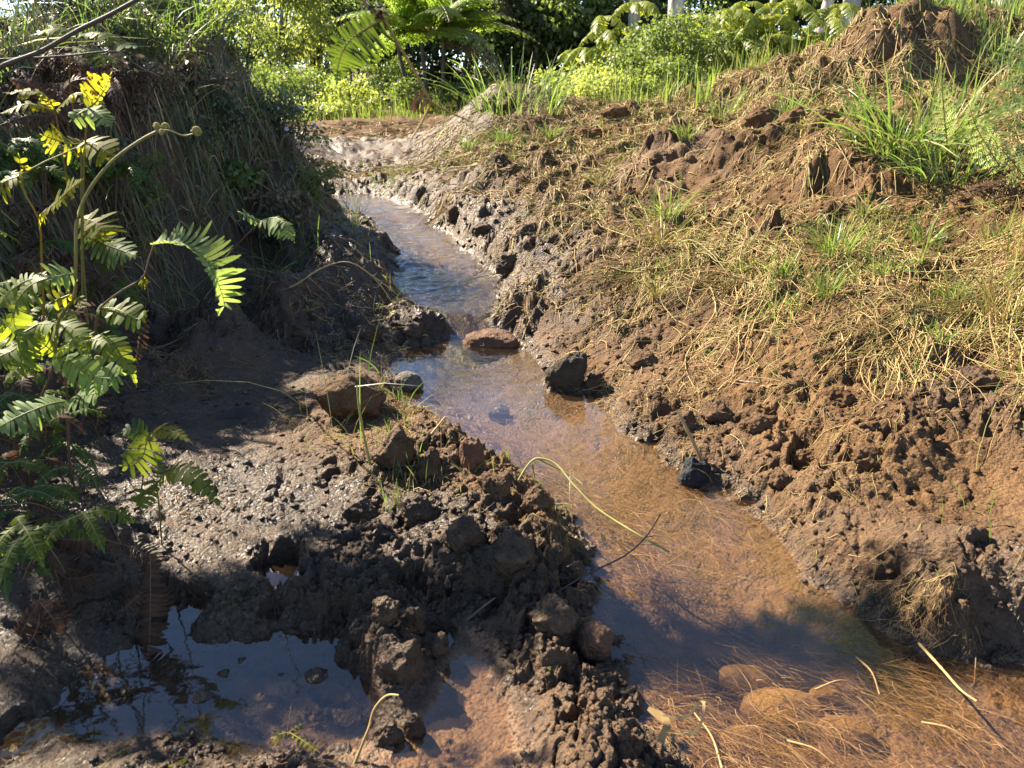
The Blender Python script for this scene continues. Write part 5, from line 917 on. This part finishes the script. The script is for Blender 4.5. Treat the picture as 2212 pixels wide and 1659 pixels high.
def meadow(name, n, mats, H, wd, rr, thr=(-.62, .72), lean=.35):
    x, y = scatter(n, MD, thr, rr, dry=False, over=10); n = len(x); d = np.hypot(x, y); k = 4; t = np.linspace(0, 1, k)[None]
    L_ = (H[0] + (H[1] - H[0]) * rng.random(n) ** 2) * (.7 + .5 * sstep(-.3, .4, fbm2(x * .9, y * .9, 2))); a = rng.uniform(0, 6.28, n); le = np.abs(rng.normal(size=n)) * lean
    P = np.stack([x[:, None] + (np.cos(a) * L_ * le)[:, None] * t ** 1.6, y[:, None] + (np.sin(a) * L_ * le)[:, None] * t ** 1.6, ground(x, y)[:, None] + L_[:, None] * (t - .3 * le[:, None] * t ** 2)], -1)
    b = rng.uniform(0, 6.28, n); S_ = np.stack([np.cos(b), np.sin(b), 0 * b], -1)
    V, q = ribbons(P, (rng.uniform(*wd, n) * (1 + .05 * d))[:, None] * np.array([.8, 1, .7, .1])[None], S_)
    return mesh_np(name, V, q, mats=mats, attrs={'tint': np.repeat(rng.random(n), 2 * k)}, midx=np.repeat(rng.integers(0, len(mats), n), k - 1))
link('meadow_grass', meadow('meadow_grass', 38000, [M_meadow, M_meadow, M_grass, M_strawgreen], (.10, .45), (.002, .005), (6, 26)), kind='stuff')
def leafcloud(mb, C_, n, size, spread, tint=(0, 1), m=0, droop=.5, aspect=.38, out=None):
    """n leaves round each centre in C_ (k,3); spread (3,) gaussian radii"""
    k = len(C_); P = np.repeat(C_, n, 0); off = rng.normal(size=P.shape); off *= (rng.random((len(P), 1)) ** .2) * .8; P = P + off * np.asarray(spread)
    d = nrm(off * .6 + rng.normal(size=P.shape) * .7 + np.array([0, 0, -droop])); L_ = size * rng.uniform(.55, 1.25, len(P))
    S_ = nrm(np.cross(d, rng.normal(size=P.shape))); nn = np.cross(S_, d)
    V = np.stack([P, P + d * (L_ * .45)[:, None] + S_ * (L_ * aspect)[:, None] + nn * (L_ * .08)[:, None], P + d * L_[:, None], P + d * (L_ * .45)[:, None] - S_ * (L_ * aspect)[:, None] + nn * (L_ * .08)[:, None]], 1)
    q = np.arange(len(P) * 4).reshape(-1, 4); tc = np.repeat(rng.uniform(tint[0], tint[1], k), n); ti = np.clip(tc * .6 + .4 * rng.random(len(P)), 0, 1)
    mb.add(V, q, tint=np.repeat(ti, 4), m=m)
def gpos(px, Y):
    x = at_y(px, 200, Y)[0]; return np.array([x, Y, float(ground(x, Y))])
def shrub(name, label, px, Y, w, h, m, nl=2600, leaf=.07, group=None, lobes=14, aspect=.3, droop=.5, flowers=None, cat='shrub', depth=.8, pos=None, base=.15):
    p = gpos(px, Y) if pos is None else np.array(pos, float); r = empty(name, label, cat, group, p)
    u = nrm(rng.normal(size=(lobes, 3))); rad = rng.random(lobes) ** .4 * rng.uniform(.7, 1.25, lobes); C_ = u * rad[:, None] * np.array([w * .44, w * .44 * depth, h * .46]) + np.array([0, 0, h * (.5 + base * .4)]); C_[:, 2] = np.maximum(C_[:, 2], h * base)
    mb = MB(); [leafcloud(mb, C_[i:i + 1], int(nl / lobes * q_), leaf * rng.uniform(.75, 1.35), np.array([w, w * depth, h * .8]) * .125 * q_, droop=droop, aspect=aspect) for i, q_ in enumerate(rng.uniform(.5, 1.5, lobes))]; link('foliage', mb.mesh('foliage', [m]), parent=r)
    mb = MB()
    for c in C_[:10]: tube1(mb, [np.array([rng.normal() * .04 * w, rng.normal() * .04 * w, -.05]), c * np.array([.45, .45, .55]), c], .012 * max(h, .4), .004, 8, 4, .4)
    link('branches' if False else 'stem', mb.mesh('stem', [M_twig]), parent=r)
    for k in range(flowers[0] if flowers else 0):
        dd_ = rng.normal(size=3); dd_[1] = -abs(dd_[1]) - .3; dd_ = nrm(dd_); c = dd_ * np.array([w * .5, w * .52 * depth, h * .5]) * rng.uniform(.85, 1.05) + np.array([0, 0, h * (.5 + base * .4)]); s = flowers[2] * rng.uniform(.7, 1.2); mb = MB(); d0 = nrm(np.array([rng.normal() * .5, -1, rng.normal() * .4]))
        A = nrm(np.cross(d0, [0, 0, 1.])); B = np.cross(A, d0)
        for j in range(5):
            a = j * 1.2566 + k; e = A * math.cos(a) + B * math.sin(a); g = np.cross(d0, e)
            mb.add([c, c + e * s * .6 + g * s * .38 + d0 * s * .1, c + e * s + d0 * s * .05, c + e * s * .6 - g * s * .38 + d0 * s * .1], [(0, 1, 2, 3)], tint=rng.random())
        link('flower', mb.mesh('flower', [flowers[1]]), parent=r)
    return r
def thicket(name, label, px, Y, w, h, m, n=26, group='yellow green fern thickets on the right slope', L=.55, pl=.16, pos=None, depth=.7, shade=None):
    """false staghorn thicket: many drooping comb leaves, each carried by its own stem"""
    p = gpos(px, Y) if pos is None else np.array(pos, float); r = empty(name, label, 'fern thicket', group, p); mb = MB(); ms = MB()
    for i in range(n):
        a = rng.uniform(0, 6.28); q = math.sqrt(rng.random()); zc = h * (1 - .55 * q * q) * rng.uniform(.45, 1.0); c = np.array([math.cos(a) * q * w * .5, math.sin(a) * q * w * .5 * depth, zc])
        tube1(ms, [c * np.array([.6, .6, 0]) - [0, 0, .1], c * np.array([.85, .85, .6]), c], .006, .004, 6, 4, .4)
        b0 = rng.uniform(0, 6.28)
        for k in range(int(rng.integers(2, 4))):
            b = b0 + k * 2.4 + rng.normal() * .4; d = np.array([math.cos(b), math.sin(b) * .7 - .35, 0]); ln = L * rng.uniform(.6, 1.1)
            pinna(mb, [c + d * ln * s + np.array([0, 0, .25 * ln * s - .8 * ln * s * s]) for s in (0, .35, .7, 1)], pl * rng.uniform(.8, 1.1), 13, (0, -.3, .95), droop=.7, rach=.003, tint=(0, 1))
    link('foliage', mb.mesh('foliage', [m]), parent=r); link('stem', ms.mesh('stem', [M_stembrown]), parent=r); return r
# lilac flowered shrub on the left bank silhouette
def bank_pos(px, py): return hit1(px, py) + np.array([0, 0, -.05])
shrub('flowering_shrub', 'small leaved shrub with lilac flowers on the shoulder of the left bank', 0, 0, .9, .75, M_shrub, 3000, .03, None, 24, flowers=(16, M_petal, .020), pos=bank_pos(575, 215), aspect=.3)
shrub('flowering_shrub', 'lower dark shrub with lilac flowers at the right foot of the left bank', 0, 0, .8, .6, M_grassdark, 2600, .028, None, 22, flowers=(15, M_petal, .020), pos=bank_pos(635, 370), aspect=.3)
shrub('flowering_shrub', 'upper shrub with lilac flowers at the top of the left bank', 0, 0, 1.1, .8, M_shrub, 3600, .028, None, 22, flowers=(9, M_petal, .020), pos=bank_pos(500, 90), aspect=.3)
shrub('bank_shrub', 'fine leaved bush on the crest of the left bank', 0, 0, 1.3, .7, M_shrub, 3600, .03, None, 22, pos=bank_pos(390, 20), aspect=.25)
shrub('bank_shrub', 'dry brownish bush in the upper left corner', 0, 0, 1.0, .55, M_grassdry, 2600, .03, None, 18, pos=bank_pos(140, 20), aspect=.2)
for lb, x, y, h in [('leafy bush on top of the left bank behind the dark twig', -3.2, 5.7, .9), ('leafy bush at the far top left corner of the bank', -4.4, 5.4, 1.1), ('small bush at the left edge above the ferns', -3.9, 4.5, .9), ('grey green bush between the crest bushes of the left bank', -2.75, 6.3, .8)]:
    shrub('bank_shrub', lb, 0, 0, 1.3, h, M_shrub if 'grey' not in lb else M_grassdark, 3000, .035, None, 18, pos=(x, y, float(ground(x, y)) - .05), aspect=.28)
def bank_weed(label, px, py, w, h, m, leaf=.03, n=700, asp=.25, fl=None): shrub('bank_weed', label, 0, 0, w, h, m, n, leaf, None, 9, pos=bank_pos(px, py), aspect=asp, flowers=fl)
for lb, px, py, w, h, m, lf in [('small leafy weed right under the coiled fern tips', 400, 330, .5, .4, M_grassdark, .03), ('broad leaved weed on the lower left bank face', 500, 420, .5, .35, M_shrub, .045), ('dark weed at the foot of the left bank by the bent straw', 560, 520, .45, .3, M_grassdark, .035), ('weed hanging on the right edge of the left bank', 660, 430, .5, .4, M_shrub, .028),
        ('dry brown weed in the middle of the left bank', 430, 220, .6, .45, M_grassdry, .04), ('leafy weed below the top of the left bank', 330, 180, .55, .45, M_shrub, .035), ('dry tangle on the left bank above the coiled tips', 290, 260, .6, .4, M_grassdry, .04), ('small weed between the ferns and the bank face', 300, 430, .45, .35, M_shrub, .035), ('leafy weed on the shoulder above the lilac flowers', 530, 160, .55, .5, M_shrub, .03), ('dark leafy weed at the right shoulder of the left bank', 600, 300, .55, .5, M_grassdark, .028), ('dry weed drooping at the base of the bank', 620, 480, .5, .3, M_grassdry, .035), ('dusty weed on the bank left of the lilac flowers', 480, 300, .5, .4, M_grassdark, .035)]:
    bank_weed(lb, px, py, w, h, m, lf)
for lb, px, py, w, h, m, n in [('reddish brown dead fern tangle in the upper left corner', 90, 230, .7, .35, M_ferndead, 22), ('dead fern tangle under the level dark twig', 200, 190, .6, .3, M_ferndead, 16), ('dark green fern clump at the left edge of the bank', 30, 430, .6, .4, M_ferndark, 18), ('green fern clump behind the spotted fern', 190, 400, .5, .35, M_ferndark, 14), ('dead fern tangle behind the bright rosette', 60, 620, .5, .3, M_ferndead, 14)]:
    thicket('fern_tangle', lb, 0, 0, w, h, m, n=n, group=None, L=.2, pl=.034, pos=bank_pos(px, py))
# bare twigs and dry stems in the tangle of the left bank
for lb, pts in [('thin pale stem hanging over the left bank face', [(640, 380, 0), (560, 330, -.12), (470, 345, -.1)]), ('reddish forked stem on the dark bank face', [(400, 560, 0), (425, 480, -.14), (440, 400, -.12)]), ('dry stalk slanting down the left bank', [(540, 380, 0), (620, 440, -.12), (680, 500, -.05)]), ('bleached twig above the lilac flowers', [(440, 70, 0), (465, 20, -.1), (480, -30, -.1)]), ('dry stem leaning out of the bank crest', [(300, 330, 0), (250, 240, -.15), (230, 130, -.2)])]:
    b0 = bank_pos(pts[0][0], pts[0][1]); stalk('dead_stalk', lb, 'stem', [(a, b, b0[1] + c) for a, b, c in pts], .004, .002, M_straw if 'pale' in lb or 'bleached' in lb or 'stalk' in lb else M_stembrown, .8)
# pale feathery shrubs and meadow plants
shrub('pale_shrub', 'pale yellow green feathery shrub behind the meadow left of centre', 610, 19, 2.7, 3.5, M_pale, 6000, .15, None, 26, aspect=.16, droop=.8)
shrub('pale_shrub', 'second pale shrub half hidden behind the first one', 690, 20.5, 1.7, 3.1, M_pale, 3000, .15, None, 16, aspect=.16, droop=.8)
shrub('meadow_shrub', 'low brownish bush in the meadow under the pale shrub', 660, 15.5, 1.3, .9, M_shrub, 1800, .06, None, 12)
for lb, px, Y, w, h, m in [('low light green bush below the hanging fern', 760, 15.2, 1.5, .95, M_pale), ('low dark bush between meadow and tree fern', 840, 16.5, 1.4, 1.3, M_shrub), ('small rounded bush left of the tree fern trunk', 880, 15.0, .9, .8, M_shrub), ('light weedy bush in the middle of the meadow', 700, 14.2, 1.2, .5, M_pale), ('weedy bush at the left end of the meadow', 570, 14.0, 1.3, .7, M_pale), ('weedy bush right of the tree fern trunk', 1010, 15.0, 1.2, .7, M_shrub), ('pale low bush at the right end of the meadow', 1090, 14.5, 1.1, .6, M_pale), ('broad bush in front of the pale shrub', 640, 16.2, 1.8, 1.4, M_shrub), ('bush behind the hanging fern stem', 800, 17.5, 1.8, 1.7, M_pale)]:
    shrub('meadow_shrub', lb, px, Y, w, h * .68, m, 1500, .065, None, 12)
# small leaved shrubs on the right slope
for lb, px, Y, w, h, m in [('light green leafy bush at the left end of the right slope', 1270, 11.4, 1.1, .7, M_pale), ('dense small leaved bush in the middle of the right slope', 1380, 11.0, 1.4, .95, M_shrub), ('small leaved bush next to the right thicket', 1480, 10.4, 1.2, 1.0, M_shrub), ('low bush at the foot of the right slope', 1330, 10.5, 1.2, .5, M_pale), ('low bush in front of the fern thickets', 1430, 9.9, 1.0, .5, M_shrub), ('bush behind the long grass clump', 1190, 12.6, 1.1, .55, M_pale)]:
    shrub('slope_shrub', lb, px, Y, w, h, m, 2600, .05, None, 16, flowers=(4, M_petalpink, .02) if 'middle' in lb or 'next' in lb else None)
for lb, px, Y, w, h in [('fern thicket at the left tip of the right slope', 1275, 12.6, 1.3, 1.0), ('fern thicket rising left of the white trunks', 1345, 12.8, 1.5, 1.5), ('fern thicket under the second white trunk', 1440, 12.6, 1.6, 1.3), ('fern thicket in the middle of the right slope', 1530, 11.6, 1.5, 1.1), ('bright fern thicket right of the middle one', 1620, 11.2, 1.6, 1.2), ('bright fern thicket beside the soil mound', 1710, 11.0, 1.5, 1.15), ('high fern thicket behind the right slope', 1560, 13.6, 2.0, 1.25), ('high fern thicket behind the mound', 1690, 13.4, 1.8, .95), ('fern thicket in the gap before the mound', 1770, 11.8, 1.2, .6)]:
    thicket('fern_thicket', lb, px, Y, w, h, M_thicket, n=int(20 * w), L=.5, pl=.11)
# tree ferns
def tree_fern(label, px, Y, th, fr, n, dead, lean=0.0, pos=None, m=M_treefern, trunks=1, el=(.1, 1.0), name='tree_fern', pin=10):
    p = gpos(px, Y); r = empty(name, label, 'tree fern', None, p); top = np.array([lean, 0, th])
    for k in range(trunks):
        mb = MB(); b = np.array([(k - (trunks - 1) / 2) * .28, rng.normal() * .1, -.1]); tube1(mb, [b, b * 1.3 + top * np.array([.4, .4, .5]), top + b * 1.6], .05, .035, 14, 8, .3, knot=.12); link('trunk', mb.mesh('trunk', [M_darkbark]), parent=r)
    for k in range(n + dead):
        a = (k * 2.4 + rng.normal() * .2) if k < n else (-.45 + .5 * (k - n)); d = np.array([math.cos(a), math.sin(a), 0]); isd = k >= n; e = (rng.uniform(*el)) if not isd else rng.uniform(-.5, .1); L_ = fr * rng.uniform(.8, 1.1)
        pts = [top + d * L_ * s * math.cos(e * .8) + np.array([0, 0, L_ * (math.sin(e) * s - (.55 if not isd else .75) * s * s)]) for s in (0, .25, .5, .75, 1)]
        mb = MB(); bipinnate(mb, pts, fr * .26, 20, pin, (0, 0, 1), droop=.35, pin=.22, rach=.018, tint=(0, 1)); link('dead_frond' if isd else 'frond', mb.mesh('frond', [M_brownfrond if isd else m, M_stembrown]), parent=r)
tree_fern('bright green tree fern with brown hanging fronds at the top centre', 940, 15.5, 1.35, 2.3, 18, 1, trunks=4, el=(.25, 1.3), pin=13)
tree_fern('second tree fern behind the first with yellow green fronds', 1030, 18.0, 2.6, 2.0, 12, 3, trunks=1)
# trees
def tree(name, label, px, Y, H, tr, cw, cb, m, bark_, group=None, nl=5200, leaf=.16, lean=(0, 0), clusters=34, limbs=7, pos=None, dens=1.0):
    p = gpos(px, Y) if pos is None else np.array(pos, float); r = empty(name, label, 'tree', group, p); top = np.array([lean[0], lean[1], H])
    mb = MB(); tube1(mb, [np.array([0, 0, -.3]), top * .33 + np.r_[rng.normal(size=2) * .12, 0], top * .66 + np.r_[rng.normal(size=2) * .15, 0], top * .93], tr, tr * .35, 18, 9, .5, knot=.04); link('trunk', mb.mesh('trunk', [bark_]), parent=r)
    ends = []
    for k in range(limbs):
        s = cb + (1 - cb) * (.1 + .8 * k / limbs); b = top * s; a = k * 2.4 + rng.normal() * .4; L_ = cw * .5 * (1.15 - .5 * abs(s - .6)) * rng.uniform(.7, 1.1); e = b + np.array([math.cos(a) * L_, math.sin(a) * L_, L_ * rng.uniform(.15, .6)])
        mb = MB(); tube1(mb, [b, b * .5 + e * .5 + np.array([0, 0, -.06 * L_]), e], tr * .4, tr * .1, 10, 6, .5); link('limb', mb.mesh('limb', [bark_]), parent=r); ends += [e, b * .4 + e * .6, b * .7 + e * .3 + rng.normal(size=3) * .2]
    C_ = np.array(ends); C_ = C_[rng.integers(0, len(C_), clusters)] + rng.normal(size=(clusters, 3)) * np.array([cw * .12, cw * .12, H * .05])
    mb = MB(); leafcloud(mb, C_, nl // clusters, leaf, np.array([cw, cw, cw * .8]) * .085, aspect=.3); link('crown', mb.mesh('crown', [m]), parent=r); return r
WT = [('white barked tree at the right of the forest edge, left of the pair', 1358, 17, 8.5, .15, (.1, .4)), ('thick white trunk rising from the fern thicket', 1455, 15.5, 9, .17, (-.2, .3)), ('white trunk leaning right beside the sky gap', 1738, 15, 8, .11, (1.6, .3)), ('upright white trunk just left of the soil mound', 1812, 14.5, 9, .17, (.3, .2)), ('white trunk leaning behind the top of the mound', 2112, 9.2, 7, .12, (1.0, .5)), ('thin pale trunk in the middle of the right thicket', 1640, 18, 8, .09, (.2, .4))]
for lb, px, Y, H, tr, ln in WT: tree('white_tree', lb, px, Y, H, tr, 3.6, .55, M_shrub, M_whitebark, None, 3200, .14, ln, 26, 7)
FT = [('dark tree behind the pale shrub', 560, 31, 6), ('dark tree in the gap left of the tree fern', 740, 26, 5.0), ('dark tree right behind the tree fern', 900, 25, 5.2), ('tall dark tree right of the tree fern', 1110, 22, 5.0), ('dark tree with grey trunks in the forest edge', 1170, 20, 4.9), ('dark tree between forest edge and right slope', 1260, 22, 5.6), ('dark tree behind the first white trunk', 1360, 25, 6), ('tree in the forest behind the left bank', 440, 33, 5.5), ('dark tree behind the right thicket', 1500, 26, 7.5), ('loose tree near the sky gap', 1640, 27, 7.5), ('dark tree far right behind the mound', 1930, 22, 7.5), ('tree at the right forest edge', 2080, 20, 7), ('tree behind the bracken', 2230, 17, 6.5), ('tree far behind the left shoulder', 320, 36, 5.5), ('deep forest tree in the centre', 1010, 30, 6), ('deep forest tree left of the centre', 820, 31, 5.8)]
for i, (lb, px, Y, H) in enumerate(FT):
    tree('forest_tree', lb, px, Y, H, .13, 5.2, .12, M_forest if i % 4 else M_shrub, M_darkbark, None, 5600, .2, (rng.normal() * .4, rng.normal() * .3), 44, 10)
# understorey filling the forest floor
for i, (px, Y) in enumerate([(520, 27), (600, 27), (690, 25), (770, 21), (850, 20.5), (930, 20), (1020, 20.5), (1090, 18.5), (1160, 18), (1230, 17.5), (1300, 18), (1390, 19), (1480, 19), (1570, 20), (1660, 20), (1760, 26), (1850, 27), (1960, 24), (2070, 19), (2180, 13), (2280, 11), (460, 28), (380, 30)]):
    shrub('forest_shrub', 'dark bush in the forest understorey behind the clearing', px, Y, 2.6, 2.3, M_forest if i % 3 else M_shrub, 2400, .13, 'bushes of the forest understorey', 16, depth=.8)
for lb, px, Y in [('thin grey dead trunk in the forest edge', 1150, 17.5), ('second thin grey dead trunk in the forest edge', 1185, 17.8), ('pale dead branch leaning behind the right end of the mound', 2120, 8.5)]:
    p = gpos(px, Y); mb = MB(); ln = np.array([.25, .1, 4.5]) if Y > 10 else np.array([2.2, -.3, 1.5]); tube1(mb, [np.zeros(3), ln * .5 + [.08, 0, 0], ln], .05 if Y > 10 else .03, .02, 14, 7, .6, knot=.06); o = link('dead_tree', mb.mesh('dead_tree', [M_darkbark if Y > 10 else M_whitebark]), label=lb, category='dead trunk'); o.location = p
# unseen tree added on the left bank, its leafy limb shades the lower water
x0, y0 = -4.9, 3.94; z0 = float(ground(x0, y0)); r = empty('shade_caster_tree', 'unseen leafy tree added on the left bank to shade the lower stream and pool', 'tree', None, (x0, y0, z0)); H = 3.3 - z0
mb = MB(); tube1(mb, [(0, 0, -.3), (.05, .05, .8), (-.05, .1, 2.0), (.1, .1, 3.4)], .11, .05, 16, 9, .5, knot=.04); link('trunk', mb.mesh('trunk', [M_darkbark]), parent=r)
mb = MB(); tube1(mb, [(0, 0, H - .35), (.8, .0, H - .1), (1.7, .05, H), (2.7, .02, H + .02)], .06, .02, 16, 7, .5); link('limb', mb.mesh('limb', [M_darkbark]), parent=r)
cc = np.array([(x, rng.normal() * .03, H + rng.normal() * .03) for x in np.linspace(.3, 2.75, 24)]); mb = MB(); leafcloud(mb, cc, 170, .06, (.12, .05, .05), aspect=.32); leafcloud(mb, np.array([(x, -.16 + rng.normal() * .14, H + rng.normal() * .04) for x in np.linspace(.7, 1.4, 9)]), 150, .06, (.11, .09, .05), aspect=.32); link('crown', mb.mesh('crown', [M_shrub]), parent=r)  # leaf masses placed to cast the shade band and darken the lower left pool
# ------------------------------------------------------------------ light
SUN_AZ, SUN_EL = R(-52), R(40)      # azimuth from the view direction (+Y), negative = left
sd_ = bpy.data.lights.new('sun', 'SUN'); so = bpy.data.objects.new('sun', sd_); COL.objects.link(so)
sd_.energy = 5.0; sd_.angle = R(.5); sd_.color = (1.0, .88, .69)
S = Vector((math.sin(SUN_AZ) * math.cos(SUN_EL), math.cos(SUN_AZ) * math.cos(SUN_EL), math.sin(SUN_EL)))
so.rotation_euler = (-S).to_track_quat('-Z', 'Y').to_euler()
w = bpy.data.worlds.new('World'); scene.world = w; w.use_nodes = True
nt = w.node_tree; bg = nt.nodes['Background']
sk = nt.nodes.new('ShaderNodeTexSky'); sk.sky_type = 'NISHITA'; sk.sun_disc = False; sk.sun_elevation = SUN_EL; sk.sun_rotation = SUN_AZ
sk.air_density = .7; sk.dust_density = .0; sk.ozone_density = 2.0
nt.links.new(sk.outputs[0], bg.inputs[0]); bg.inputs[1].default_value = .078
scene.view_settings.view_transform = 'Standard'; scene.view_settings.look = 'None'; scene.view_settings.exposure = 2.2; scene.view_settings.gamma = 1
scene.render.engine = 'CYCLES'
scene.cycles.max_bounces = 8; scene.cycles.transparent_max_bounces = 12; scene.cycles.diffuse_bounces = 3
scene.cycles.sample_clamp_indirect = 4.0; scene.cycles.sample_clamp_direct = 24.0
scene.cycles.caustics_reflective = False; scene.cycles.caustics_refractive = False
scene.cycles.use_denoising = True; scene.cycles.denoiser = 'OPENIMAGEDENOISE'; scene.cycles.denoising_input_passes = 'RGB_ALBEDO_NORMAL'; scene.cycles.denoising_prefilter = 'ACCURATE'
